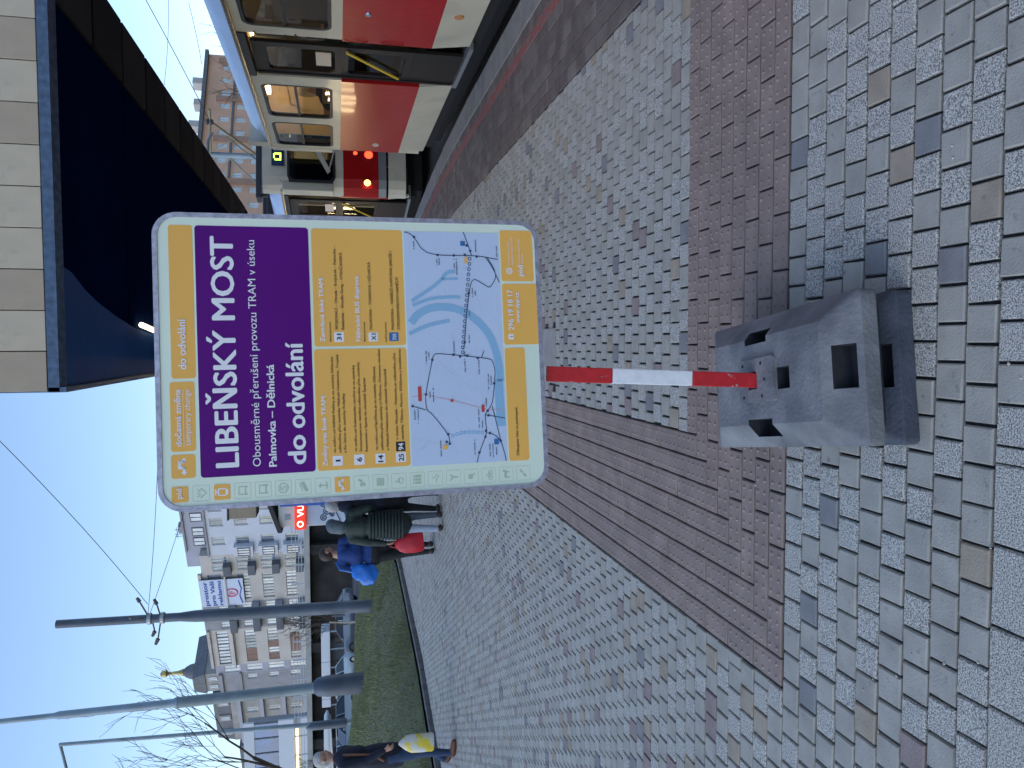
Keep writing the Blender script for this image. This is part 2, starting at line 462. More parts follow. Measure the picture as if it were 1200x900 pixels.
# brown brick band along the platform edge, one course mottled red
bb = MB(); vs = []
for y in ys: vs += [(1.76+bend(y), y, -0.0105), (2.60+bend(y), y, -0.0105)]
bb.add(vs, [(2*i,2*i+1,2*i+3,2*i+2) for i in range(len(ys)-1)])
band = tag(bb.build("edge_paving", M("joint_sand"), fix=False), kind='structure')
bc = sorted(band_cells(), key=nearness)
bmats = [M("band_brown"), M("band_brown_light"), M("band_red_mottle")]
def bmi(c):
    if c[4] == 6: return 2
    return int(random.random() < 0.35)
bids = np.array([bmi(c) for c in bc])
bm_ = {}
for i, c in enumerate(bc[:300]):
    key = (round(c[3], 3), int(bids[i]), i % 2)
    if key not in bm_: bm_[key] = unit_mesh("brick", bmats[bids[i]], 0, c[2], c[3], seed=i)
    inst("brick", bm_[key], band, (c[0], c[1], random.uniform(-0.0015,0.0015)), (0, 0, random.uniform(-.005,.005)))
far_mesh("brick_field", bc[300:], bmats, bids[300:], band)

# kerb stones at the platform edge
kerb = MB(); vs = []
for y in ys: vs += [(KX0+bend(y), y, -0.05), (KX1-0.01+bend(y), y, -0.05)]
kerb.add(vs, [(2*i,2*i+1,2*i+3,2*i+2) for i in range(len(ys)-1)])
kerb = tag(kerb.build("platform_kerb", M("joint_sand"), fix=False), kind='structure')
ks = MB(); ks.box(KX0-2.60+0.004, KX1-2.60, 0.004, 0.706, -0.32, 0.004, b=0.008); ks_me = ks.data("kerb_stone", M("kerb_concrete"))
for k in range(-4, 46):
    y = 6.55 + 0.71*k
    inst("kerb_stone", ks_me, kerb, (2.60+bend(y+.35), y, random.uniform(-.002,.002)), (0, 0, math.atan(0.0156*max(0, y+.35-9))))

# track bed and rails
def rail_line(mb, off, w, z0, z1, y0=-10, y1=45, mi=0):
    yy = np.linspace(y0, y1, 56); n = len(yy); vs = []
    for y in yy:
        x = off + bend(y); vs += [(x-w/2,y,z0),(x+w/2,y,z0),(x+w/2,y,z1),(x-w/2,y,z1)]
    fs = []
    for i in range(n-1):
        for k in range(4): a = 4*i+k; b_ = 4*i+(k+1)%4; fs.append((a,b_,b_+4,a+4))
    mb.add(vs, fs + [(3,2,1,0), (4*n-4,4*n-3,4*n-2,4*n-1)], mi)
tbm = MB(); vs = []
yy = np.linspace(-10, 45, 30)
for y in yy: vs += [(KX1-0.02+bend(y), y, -0.27), (16+bend(y), y, -0.27)]
tbm.add(vs, [(2*i,2*i+1,2*i+3,2*i+2) for i in range(len(yy)-1)])
tag(tbm.build("track_bed", M("track_bed"), fix=False), kind='structure')
for g, lab in ((4.25, ""), (7.6, "")):
    tr_ = MB(); rail_line(tr_, g, 2.4, -0.2695, -0.2655); tr_ = tag(tr_.build("tram_track", M("track_bed")), kind='structure')
    for s_ in (-0.72, 0.72): t = MB(); rail_line(t, g+s_, 0.06, -0.265, -0.215); t.build("rail", M("rail_steel"), tr_)

# ---------------- grass bank on the left with its kerb
def bank_z(x, y):
    d = max(0.0, grass_edge(y) - x)
    z = 0.03 + 0.56*(1-math.exp(-d/1.1)) + 0.06*min(d, 12)
    if y > 38: z += (0.4-z)*min(1, (y-38)/5)
    return z + 0.03*math.sin(x*1.3+y*0.7)*min(1, d)
mat("grass_soil", (0.10,0.105,0.06), 0.95, n_scale=1.6, color2=(0.15,0.165,0.08), world_tex=True, detail=8, bump=0.7, b_scale=30)
mat("grass_blade", (0.12,0.15,0.06), 0.75, n_scale=0.9, color2=(0.22,0.24,0.11), world_tex=True, detail=8)
two_noise(M("grass_blade"), 1.1, (0.20,0.18,0.10), 0.52, 0.8)
gb = MB(); gy = [-6+0.8*i for i in range(66)]; gd = [0,0.15,0.35,0.6,1,1.5,2,2.8,4,6,9,14,22,40]
for y in gy:
    for d in gd:
        x = grass_edge(y) - 0.13 - d; gb.v.append((x, y, bank_z(x, y)))
for i in range(len(gy)-1):
    for j in range(len(gd)-1):
        a = i*len(gd)+j; gb.f.append((a, a+1, a+len(gd)+1, a+len(gd))); gb.m.append(0)
tag(gb.build("grass_bank", M("grass_soil"), smooth=True, fix=False), kind='structure')
def blades():
    n = 70000
    y = 9 + 36*RNG.random(n)**1.1; d = 9.5*RNG.random(n)**1.3
    vs = np.zeros((n, 3, 3)); ge = np.array([grass_edge(v) for v in y]); x = ge - 0.14 - d
    z = np.array([bank_z(a, b) for a, b in zip(x, y)])
    h = RNG.uniform(0.03, 0.11, n)*(0.6+0.8*(np.sin(x*2.1)*np.cos(y*1.3) > 0.2)); w = RNG.uniform(0.006, 0.014, n); a = RNG.random(n)*math.pi
    vs[:,0] = np.stack([x-w*np.cos(a), y-w*np.sin(a), z-0.01], 1); vs[:,1] = np.stack([x+w*np.cos(a), y+w*np.sin(a), z-0.01], 1)
    vs[:,2] = np.stack([x+RNG.uniform(-.04,.04,n), y+RNG.uniform(-.04,.04,n), z+h], 1)
    me = bpy.data.meshes.new("grass"); me.vertices.add(3*n); me.vertices.foreach_set("co", vs.ravel())
    me.loops.add(3*n); me.loops.foreach_set("vertex_index", np.arange(3*n, dtype=np.int32))
    me.polygons.add(n); me.polygons.foreach_set("loop_start", (np.arange(n)*3).astype(np.int32))
    me.materials.append(M("grass_blade")); me.polygons.foreach_set("use_smooth", [False]*n); me.update(calc_edges=True)
    o = bpy.data.objects.new("grass", me); COL.objects.link(o)
    return tag(o, "short winter grass with bare patches on the low bank beyond the paving", "grass", kind='stuff')
blades()
mat("kerb_dark", (0.16,0.165,0.165), 0.9, n_scale=6, n_amt=0.3, world_tex=True)
gk = MB(); gk.box(-0.06, 0.06, 0, 0.99, -0.2, 0.075, b=0.012); gk_me = gk.data("kerb_stone", M("kerb_dark"))
gkr = MB(); gkr.add([(grass_edge(y)-0.05, y, -0.012) for y in ys] + [(grass_edge(y)+0.10, y, -0.012) for y in ys[::-1]], [tuple(range(2*len(ys)))])
gkr = tag(gkr.build("grass_kerb", M("joint_sand"), fix=False), kind='structure')
y = 4.0
while y < 36:
    x = grass_edge(y); x2 = grass_edge(y+1.0); ang = math.atan2(-(x2-x), 1.0)
    inst("kerb_stone", gk_me, gkr, (x, y, random.uniform(-.004,.004)), (0, 0, ang)); y += 1.0*math.cos(ang)
# street beyond the bank
sheet("road", [(-140,43.5,0.40),(30,43.5,0.40),(30,300,0.40),(-140,300,0.40)], M("asphalt"))

# crumbs of grit and litter lying in the joints
gm_ = MB(); rr_ = random.Random(31)
for k in range(260):
    y = 1.5 + 7*rr_.random()**1.6; x = rr_.uniform(-0.6*y, min(1.7, 0.42*y+.2)); r = rr_.uniform(0.0015, 0.005)
    if -0.45 < x < 0.2 and 1.7 < y < 2.9: continue
    gm_.add([(x-r,y,0.0015),(x,y-r*1.3,0.0015),(x+r*1.2,y+r*.2,0.0015),(x,y+r,0.0015),(x+r*.2,y,0.0015+r)], [(0,1,4),(1,2,4),(2,3,4),(3,0,4)])
mat("grit", (0.42,0.40,0.36), 0.9, n_scale=40, n_amt=0.5, world_tex=True)
tag(gm_.build("grit", M("grit"), fix=False), "fine pale grit scattered over the paving", "grit", kind='stuff')
# ================================================================== the notice board: its print, in mm from the centre of the panel
SB={
 'do':[-47.3, 361.7, 432.9, 492.7],
 'doc':[-238.9, -55.8, 437.0, 497.9],
 'arrow':[-309.1, -246.7, 439.4, 498.9],
 'purple':[-310.6, 361.6, 133.3, 427.2],
 'ryel':[30.8, 360.1, -126.0, 125.8],
 'lyel':[-310.4, 23.4, -126.1, 128.2],
 'map':[-312.9, 357.6, -410.2, -130.0],
 'pidb':[215.0, 358.9, -518.5, -414.0],
 'phone':[27.2, 207.4, -522.3, -414.4],
 'thanks':[-313.5, 17.4, -476.0, -414.6],
 'icon0':[-368.5, -326.3, 458.7, 499.4],
 'icon8':[-371.7, -329.4, 42.4, 84.6],
 'icon17':[-373.4, -330.9, -477.7, -434.0],
 'i1':[-298.5, -271.4, 60.5, 87.1],
 'i6':[-299.5, -271.0, 1.5, 29.4],
 'i14':[-298.8, -271.5, -56.4, -29.1],
 'i25':[-298.5, -271.2, -113.8, -86.0],
 'i94':[-267.8, -241.0, -113.4, -87.1],
 'i31':[43.2, 70.1, 45.9, 72.1],
 'iX1':[43.2, 68.2, -47.4, -22.1],
 'iXVA':[43.2, 67.4, -105.6, -79.2],
 'info':[42.3, 58.5, -443.7, -428.6],
}
ST=[
 ('w','do odvolání',1,-22.7,109.9,455.6,19.9,'date_text'),
 ('w','dočasná změna',1,-224.8,-75.7,471.9,14.9,'date_text'),
 ('w','temporary change',0,-223.5,-76.4,448.8,14.6,'date_text'),
 ('w','LIBEŇSKÝ MOST',1,-285.0,331.0,331.9,59.7,'headline_text'),
 ('w','Obousměrné přerušení provozu TRAM v úseku',0,-288.3,323.5,275.8,21.3,'headline_text'),
 ('w','Palmovka – Dělnická',1,-290.7,-16.3,235.0,20.4,'headline_text'),
 ('w','do',1,-286.6,-211.0,158.3,49.1,'headline_text'),
 ('w','odvolání',1,-189.0,42.0,158.3,49.1,'headline_text'),
 ('w','Změny tras linek TRAM:',1,-297.3,-103.1,101.4,12.5,'notice_text'),
 ('w','Zavedená linka TRAM:',1,44.6,223.0,97.7,12.6,'notice_text'),
 ('w','Náhradní BUS doprava:',1,44.7,229.1,0.8,12.9,'notice_text'),
 ('b','denní provoz',0,43.6,98.2,80.2,6.0,'notice_text'),
 ('b','denní provoz',0,42.1,97.3,-13.1,6.1,'notice_text'),
 ('b','noční provoz',0,41.1,96.7,-72.5,6.2,'notice_text'),
 ('b','SPOJOVACÍ – Ohrada – Krejcárek – Palmovka –',1,77.3,312.9,61.1,7.9,'notice_text'),
 ('b','Balabenka – Divadlo Gong – VYSOČANSKÁ',1,77.1,292.8,44.3,7.9,'notice_text'),
 ('b','PALMOVKA – TUSAROVA / DĚLNICKÁ',1,76.2,266.9,-32.9,8.0,'notice_text'),
 ('b','PALMOVKA – NÁBŘEŽÍ KAPITÁNA JAROŠE /',1,75.5,300.4,-94.0,8.2,'notice_text'),
 ('b','STROSSMAYEROVO NÁMĚSTÍ',1,75.3,224.2,-110.3,8.2,'notice_text'),
 ('b','ve směru od Sídliště Petřiny je ze zastávky Dělnická',0,-263.0,1.5,78.0,7.3,'notice_text'),
 ('b','odkloněna přes zastávky Nádraží Holešovice, Trojská',0,-263.8,7.6,63.5,7.4,'notice_text'),
 ('b','a Ke Stírce do zastávky Kobylisy',0,-264.6,-100.1,49.7,7.4,'notice_text'),
 ('b','ve směru od Kubánského náměstí je ze zastávky',0,-262.6,-22.8,20.7,7.4,'notice_text'),
 ('b','Strossmayerovo náměstí odkloněna přes zastávky',0,-263.3,-14.8,7.0,7.5,'notice_text'),
 ('b','Kamenická a Sparta do obratiště Špejchar',0,-264.1,-57.7,-8.3,7.5,'notice_text'),
 ('b','ve směru od Spořilova je ze zastávky Dělnická',0,-262.0,-28.0,-36.6,7.5,'notice_text'),
 ('b','odkloněna přes zastávky U Průhonu, Ortenovo náměstí',0,-262.8,20.2,-51.6,7.6,'notice_text'),
 ('b','a Nádraží Holešovice do obratiště Výstaviště',0,-263.6,-35.8,-67.0,7.6,'notice_text'),
 ('b','v úseku Vltavská – Palmovka je odkloněna přes',0,-235.4,8.8,-94.2,7.6,'notice_text'),
 ('b','zastávky Těšnov, Florenc, Křižíkova a Invalidovna',0,-236.1,19.1,-109.5,7.7,'notice_text'),
 ('w','296 19 18 17',1,70.5,189.5,-445.1,16.2,'contact_text'),
 ('w','www.dpp.cz',1,90.8,181.2,-464.5,12.0,'contact_text'),
 ('w','pid',1,230.4,262.1,-480.3,15.8,'contact_text'),
 ('w','Dopravní podnik',0,263.2,334.6,-441.7,5.8,'contact_text'),
 ('w','hlavního města Prahy',0,263.3,347.5,-451.8,5.8,'contact_text'),
 ('w','Pražská integrovaná',0,266.1,340.3,-473.4,5.3,'contact_text'),
 ('w','doprava',0,266.2,296.9,-481.9,5.3,'contact_text'),
 ('b','Děkujeme Vám za pochopení.',0,-298.0,-156.8,-445.0,8.3,'notice_text'),
 ('d','1',0,-287.6,-282.4,66.5,13.8,'line_number'),
 ('d','6',1,-290.5,-279.9,8.5,14.0,'line_number'),
 ('d','14',1,-295.0,-276.4,-50.3,14.2,'line_number'),
 ('d','25',1,-295.3,-275.9,-107.5,14.3,'line_number'),
 ('w','94',1,-264.2,-245.7,-107.8,14.4,'line_number'),
 ('d','31',1,47.9,65.3,52.9,12.7,'line_number'),
 ('d','X1',1,46.4,64.5,-42.2,13.0,'line_number'),
 ('w','XVA',1,46.3,64.2,-99.6,12.0,'line_number'),
 ('w','pid',1,-361.0,-335.5,474.7,13.4,'icon_text'),
]
SMAP= {'river': [(22, [(93.4, -131.3), (125.7, -168.2), (141.8, -218.2), (134.5, -280.3), (106.0, -329.8), (59.7, -370.4), (10, -388), (-30.9, -394.7), (-80.0, -398.0)]), (11, [(62.8, -135.4), (86.7, -187.2), (99.6, -253.9)]), (10, [(156.4, -147.0), (185.0, -191.0), (211.9, -229.2), (241.0, -251.2), (242.4, -276.3)]), (7, [(220.2, -235.8), (221.7, -283.9)]), (9, [(144.1, -148.6), (163.7, -198.4), (168.6, -252.5), (167.3, -288.0)]), (26, [(-72.8, -391.5), (-148.2, -392.8), (-210.3, -394.7)])], 'route': [[(354.8, -132.1), (353.8, -144.2), (341.0, -160.1), (299.4, -185.1), (289.6, -226.1), (289.0, -274.0), (289.7, -322.6), (286.8, -363.0), (281.2, -388.5), (279.3, -405.7)], [(358.4, -304.3), (327.2, -315.7), (302.2, -323.1), (289.7, -326.8)], [(286.0, -367.2), (256.8, -387.5), (210.6, -407.0)], [(284.0, -373.6), (252.6, -392.5), (227.4, -398.3), (204.2, -385.2), (195.7, -376.2), (201.2, -365.8), (220.7, -334.6), (216.5, -325.9), (203.9, -319.9), (181.0, -315.1), (122.8, -305.9), (97.9, -302.0), (35.9, -296.0), (15.3, -292.2)], [(-12.9, -199.2), (-2.1, -201.8), (5.6, -210.9), (0.2, -261.5), (-4.1, -299.3), (-8.4, -332.9), (-13.6, -371.2), (-23.6, -377.7), (-50.4, -383.4), (-81.3, -379.7), (-134.2, -372.9), (-151.6, -365.3), (-164.5, -355.7), (-177.3, -346.1), (-225.9, -350.8), (-238.9, -345.7), (-283.9, -325.8), (-311.8, -317.9)], [(-12.9, -199.2), (-109.9, -175.8), (-155.3, -176.2), (-166.8, -193.2), (-227.1, -236.9), (-242.5, -240.7), (-253.3, -239.4)], [(-155.3, -176.2), (-143.0, -137.8)], [(-228.2, -352.9), (-235.9, -375.3), (-252.0, -390.6), (-285.6, -400.5), (-312.3, -404.8)], [(-151.8, -369.8), (-223.1, -385.0), (-252.0, -390.6)], [(-175.1, -346.2), (-180.6, -373.1), (-187.8, -407.1)], [(9.2, -295.4), (0.4, -291.4), (-3.3, -302.5)], [(-8.6, -344.2), (3.7, -349.2), (10.3, -351.8)]], 'dot': [(341.0, -160.1), (289.6, -226.1), (289.0, -274.0), (291.5, -306.6), (286.5, -341.6), (303.1, -323.2), (318.8, -313.2), (178.9, -313.8), (35.9, -296.0), (-12.9, -199.2), (-110.8, -177.1), (-143.0, -137.8), (-227.1, -236.9), (-248.6, -231.6), (-254.2, -240.2), (-283.9, -325.8), (-239.7, -345.7), (-229.4, -359.7), (-222.3, -347.8), (-164.5, -355.7), (-177.8, -357.4), (-85.7, -378.2), (0.2, -261.5), (-5.1, -280.5), (-3.3, -302.5), (-10.6, -332.8), (-253.4, -390.5)], 'ring': [(280.4, -320.9), (265.1, -319.1), (249.7, -317.2), (234.4, -315.3), (219.1, -313.4), (203.8, -311.5), (188.5, -309.7), (173.3, -307.8), (158.0, -305.9), (142.8, -304.0), (127.6, -302.2), (112.4, -300.3), (97.2, -298.4), (82.0, -296.6), (66.9, -294.7), (51.8, -292.9), (36.6, -291.0), (21.5, -289.1), (21.6, -289.2), (7.1, -288.6)], 'bring': [(-232.1, -249.9), (-228.3, -262.4), (-225.4, -274.9), (-224.3, -287.3), (-224.4, -299.8), (-224.6, -312.2), (-226.0, -324.7), (-227.5, -337.2)], 'metro': [[(-117.2, -136.6), (-112.1, -175.7), (-129.8, -249.6), (-159.9, -351.3), (-164.4, -410.4)]], 'tag_red': [[(-129.9, -154.7), (-87.9, -164.5)], [(-167.3, -337.5), (-146.5, -346.5)], [(-135.0, -247.2), (-127.0, -255.5)]], 'tag_yel': [[(-269.6, -219.8), (-256.4, -233.5)], [(266.4, -304.7), (285.3, -312.7)]], 'tag_blue': [[(-263.0, -371.0), (-247.4, -385.3)], [(317.7, -294.1), (331.3, -308.2)]], 'smalltext': [[(306.0, -157.9), (330.7, -158.9)], [(255.2, -222.6), (282.1, -223.7)], [(261.5, -229.5), (281.0, -230.3)], [(251.6, -273.4), (278.6, -274.5)], [(228.7, -280.0), (280.0, -282.1)], [(300.4, -338.8), (336.1, -340.3)], [(168.5, -323.9), (195.6, -325.0)], [(172.7, -332.6), (189.4, -333.3)], [(33.6, -309.0), (58.4, -310.0)], [(286.5, -401.7), (320.3, -403.2)], [(112.3, -313.1), (126.9, -313.7)], [(-23.4, -181.3), (13.5, -182.8)], [(-10.5, -189.2), (9.0, -190.0)], [(-125.5, -188.3), (-101.7, -189.2)], [(-132.3, -197.6), (-91.2, -199.2)], [(-181.9, -142.8), (-154.0, -143.8)], [(-193.1, -151.8), (-152.2, -153.4)], [(-288.7, -213.3), (-243.4, -215.1)], [(-216.1, -327.3), (-156.9, -329.8)], [(-214.3, -337.7), (-192.4, -338.6)], [(-289.7, -312.1), (-246.1, -313.9)], [(-296.5, -356.8), (-261.4, -358.3)], [(-299.2, -365.8), (-261.9, -367.4)], [(-293.2, -376.5), (-271.2, -377.4)], [(-50.2, -292.9), (-8.5, -294.6)], [(-57.9, -334.0), (-13.8, -335.8)], [(-102.9, -360.6), (-56.5, -362.6)], [(-89.9, -368.9), (-65.5, -369.9)], [(-151.1, -351.7), (-122.5, -352.9)], [(3.2, -263.0), (40.5, -264.5)]]}
mat("sign_mint", (0.74,0.86,0.74), 0.4, n_scale=3, n_amt=0.04, coat=0.3)
mat("sign_amber", (0.90,0.50,0.12), 0.45, spec=0.2, n_scale=3, n_amt=0.03)
mat("sign_purple", (0.105,0.004,0.20), 0.4, spec=0.15, n_scale=3, n_amt=0.06)
mat("sign_white", (0.84,0.85,0.92), 0.45)
mat("sign_ink", (0.02,0.018,0.03), 0.5)
mat("sign_brown_ink", (0.02,0.012,0.008), 0.5)
mat("sign_map", (0.55,0.67,0.88), 0.4, n_scale=6, n_amt=0.03)
mat("map_street", (0.64,0.74,0.90), 0.45)
mat("map_river", (0.27,0.50,0.74), 0.4)
mat("map_route", (0.03,0.05,0.12), 0.5)
mat("map_metro", (0.66,0.36,0.42), 0.5)
mat("map_red", (0.55,0.06,0.05), 0.5)
mat("map_blue", (0.03,0.16,0.42), 0.5)
mat("map_lightblue", (0.20,0.48,0.75), 0.5)
mat("map_label", (0.12,0.15,0.24), 0.5)
mat("icon_faint", (0.44,0.58,0.44), 0.5)
mat("sign_rim", (0.42,0.42,0.52), 0.45, metal=0.55, n_scale=60, n_amt=0.25, bump=0.15, b_scale=90)
mat("galvanised", (0.36,0.38,0.40), 0.5, metal=0.6, n_scale=20, n_amt=0.2)
SC = Vector((-0.0351, 2.2332, 1.4820)); AX = Vector((0.99485,0.09953,0.01893)).normalized(); UZ = Vector((-0.01403,-0.04971,0.99867))
UZ = (UZ - AX*UZ.dot(AX)).normalized(); NN = AX.cross(UZ)          # NN points to the viewer's side reversed below
FRONT = NN if NN.y < 0 else -NN
sign = thing("notice_board", "large rounded mint, amber and purple tram notice board with a route map", "sign", (0,0,0))
sign.matrix_world = Matrix(((AX.x, UZ.x, FRONT.x, SC.x), (AX.y, UZ.y, FRONT.y, SC.y), (AX.z, UZ.z, FRONT.z, SC.z), (0,0,0,1)))
# local frame of the sign: x right, y up, z out of the face (metres)
W2, H2, CR = 0.3955, 0.5322, 0.062
pb = MB(); pb.prism(rrect(-W2+.004, W2-.004, -H2+.004, H2-.004, CR, 8), 'z', -0.012, 0.0)
pb.build("panel", M("sign_mint"), sign)
rb = MB(); rb.ring(rrect(-W2, W2, -H2, H2, CR, 8), rrect(-W2+.0125, W2-.0125, -H2+.0125, H2-.0125, CR-.012, 8), 'z', -0.022, 0.0035)
rb.build("rim", M("sign_rim"), sign)
bk = MB(); bk.prism(rrect(-W2+.01, W2-.01, -H2+.01, H2-.01, CR-.01, 8), 'z', -0.020, -0.0125); bk.build("back_plate", M("galvanised"), sign)
L1, L2, L3, L4, L5 = 0.0006, 0.0011, 0.0016, 0.0021, 0.0026
def pbox(mb, key, z, r=0.006, mi=0, grow=0.0):
    a, b, c, d = [q/1000 for q in SB[key]] if isinstance(key, str) else key
    mb.prism(rrect(a-grow, b+grow, c-grow, d+grow, r, 5), 'z', z-0.0004, z, mi)
mb = MB()
for k in ("do","doc","arrow","ryel","lyel","phone","thanks"): pbox(mb, k, L1, 0.0075)
pbox(mb, (0.215, 0.3665, -0.5135, -0.4145), L1, 0.006)
build_split(mb, "amber_field", M("sign_amber"), sign)
mb = MB(); pbox(mb, "purple", L1, 0.009); mb.build("purple_field", M("sign_purple"), sign)
mb = MB(); pbox(mb, "map", L1, 0.001); mb.build("route_map", M("sign_map"), sign)
def stroke(mb, pts, w, z, mi=0):
    pts = [Vector((p[0], p[1], 0)) for p in pts]; n = len(pts); vs = []
    for i, p in enumerate(pts):
        d = (pts[min(i+1,n-1)] - pts[max(i-1,0)]).normalized(); q = Vector((-d.y, d.x, 0))*w/2
        vs += [(p.x+q.x, p.y+q.y, z), (p.x-q.x, p.y-q.y, z)]
    mb.add(vs, [(2*i, 2*i+1, 2*i+3, 2*i+2) for i in range(n-1)], mi)
def disc(mb, x, y, r, z, n=12, mi=0): mb.add([(x+r*math.cos(2*math.pi*k/n), y+r*math.sin(2*math.pi*k/n), z) for k in range(n)], [tuple(range(n))], mi)
def circle(mb, x, y, r, w, z, n=14): stroke(mb, [(x+r*math.cos(2*math.pi*k/n), y+r*math.sin(2*math.pi*k/n)) for k in range(n+1)], w, z)
mm = lambda pts: [(a/1000, b/1000) for a, b in pts]
def chaikin(p, it=2):
    for _ in range(it):
        q = [p[0]]
        for a, b in zip(p, p[1:]): q += [(a[0]*.75+b[0]*.25, a[1]*.75+b[1]*.25), (a[0]*.25+b[0]*.75, a[1]*.25+b[1]*.75)]
        p = q + [p[-1]]
    return p
# faint street net, clipped to the map
mx0, mx1, my0, my1 = [q/1000 for q in SB["map"]]
rnd = random.Random(3); mb = MB()
for k in range(260):
    x, y = rnd.uniform(mx0+.01, mx1-.01), rnd.uniform(my0+.01, my1-.01)
    a = rnd.choice((0.1,1.65,0.6,2.2,0.25)) + rnd.uniform(-.15,.15); l = rnd.uniform(0.012, 0.07)
    p = [(x, y)]
    for s in range(4):
        a += rnd.uniform(-.15,.15); x += l/4*math.cos(a); y += l/4*math.sin(a)
        p.append((min(max(x, mx0+.002), mx1-.002), min(max(y, my0+.002), my1-.002)))
    stroke(mb, p, rnd.choice((0.0007,0.0011,0.0016)), L2)
tag(mb.build("map_streets", M("map_street"), sign, fix=False), kind='stuff')
mb = MB()
for w, pts in SMAP['river']:
    p = [(min(max(a, mx0+w/2000+.001), mx1-w/2000-.001), min(max(b, my0+w/2000+.001), my1-w/2000-.001)) for a, b in mm(pts)]
    stroke(mb, chaikin(p), w/1000, L2+0.0002)
tag(mb.build("map_river", M("map_river"), sign, fix=False), kind='stuff')
mb = MB()
for p in SMAP['metro']: stroke(mb, [(a, max(b, my0+.002)) for a, b in mm(p)], 0.0016, L3)
mb.build("metro_line", M("map_metro"), sign, fix=False)
mb = MB()
for p in SMAP['route']: stroke(mb, chaikin([(a, max(b, my0+.001)) for a, b in mm(p)], 1), 0.0023, L3+0.0001)
for a, b in mm(SMAP['dot']): disc(mb, a, b, 0.0038, L4)
for a, b in mm(SMAP['ring']): circle(mb, a, b, 0.0042, 0.0019, L4)
tag(mb.build("tram_routes", M("map_route"), sign, fix=False), kind='stuff')
mb = MB()
for a, b in mm(SMAP['bring']): circle(mb, a, b, 0.0042, 0.0019, L4)
tag(mb.build("replacement_route", M("map_lightblue"), sign, fix=False), kind='stuff')
def tags(name, m, lst):
    mb = MB()
    for (a, b), (c, d) in lst:
        x0, x1, y0, y1 = min(a,c)/1000, max(a,c)/1000, min(b,d)/1000, max(b,d)/1000
        mb.prism(rrect(x0, x1, y0, y1, 0.0012, 3), 'z', L4, L5)
    build_split(mb, name, m, sign)
tags("map_tag", M("map_red"), SMAP['tag_red']); tags("map_tag", M("sign_amber"), SMAP['tag_yel']); tags("map_tag", M("map_blue"), SMAP['tag_blue'])
mb = MB()
for (a, b), (c, d) in SMAP['smalltext']:
    x0, x1 = sorted((a/1000, c/1000)); y = (b+d)/2000; x = x0
    while x < x1-0.001:                      # too small to read in the photograph: letter-sized marks
        w = rnd.uniform(0.0015, 0.003)
        if rnd.random() < 0.85: mb.add([(x, y-.0018, L3+.0003), (x+w, y-.0018, L3+.0003), (x+w, y+rnd.uniform(.0008,.0026), L3+.0003), (x, y+.0018, L3+.0003)], [(0,1,2,3)])
        x += w+0.001
tag(mb.build("map_captions", M("map_label"), sign, fix=False), kind='stuff')
# number plates
mb = MB()
for k in ("i1","i6","i14","i25","i31","iX1","info"): pbox(mb, k, L2, 0.0012)
build_split(mb, "line_plate", M("sign_white"), sign)
mb = MB(); pbox(mb, "i94", L2, 0.0012); mb.build("line_plate", M("sign_ink"), sign)
mb = MB(); pbox(mb, "iXVA", L2, 0.0012); mb.build("line_plate", M("map_blue"), sign)
# lettering, one mesh per block and ink
blocks = {}
for col, body, bold, x0, x1, yb, cap, nm in ST:
    blocks.setdefault((nm, col), []).append((body, bold, x0/1000, x1/1000, yb/1000, cap/1000))
ink = {'w': "sign_white", 'b': "sign_brown_ink", 'd': "sign_ink"}
for (nm, col), rows in blocks.items():
    for body, bold, x0, x1, yb, cap in rows:
        mb = MB(); put_text(mb, body, x0, x1, yb, cap, L4 if nm != 'line_number' else L3, (1 if cap > 0.009 else 2) if bold else (2 if cap < 0.009 and nm == 'notice_text' else 0)); mb.build(nm, M(ink[col]), sign, fix=False)
mb = MB(); mb.box(-0.224,-0.076,0.4648,0.4657,L2,L3); mb.build("rule_line", M("sign_white"), sign)
mb = MB(); put_text(mb, "i", 0.0488, 0.0515, -0.4412, 0.010, L3, 0); mb.build("line_number", M("sign_ink"), sign, fix=False)
# detour arrow, drawn in a unit square
def arrow(mb, cx, cy, s, z):
    def P(p): return [(cx+a*s, cy+b*s) for a, b in p]
    stroke(mb, P([(0.32,-0.17),(0.32,-0.03),(0.32,0.2),(-0.02,0.2)]), 0.001, z)
    for a, b, c, d in ((0.22,0.46,-0.10,0.06),(0.20,0.34,-0.10,0.24),(-0.16,0.34,0.14,0.30),(-0.16,-0.02,-0.10,0.14),(-0.32,-0.02,-0.10,0.06)):
        mb.add([(cx+a*s,cy+c*s,z),(cx+b*s,cy+c*s,z),(cx+b*s,cy+d*s,z),(cx+a*s,cy+d*s,z)], [(0,1,2,3)])
    mb.add([(cx-0.30*s,cy+0.16*s,z),(cx-0.30*s,cy-0.20*s,z),(cx-0.5*s,cy-0.02*s,z)], [(0,1,2)])
for q_ in ((-0.278, 0.468, 0.046, L2), (-0.3505, 0.0635, 0.034, L4)):
    mb = MB(); arrow(mb, *q_); mb.build("detour_arrow", M("sign_white"), sign, fix=False)
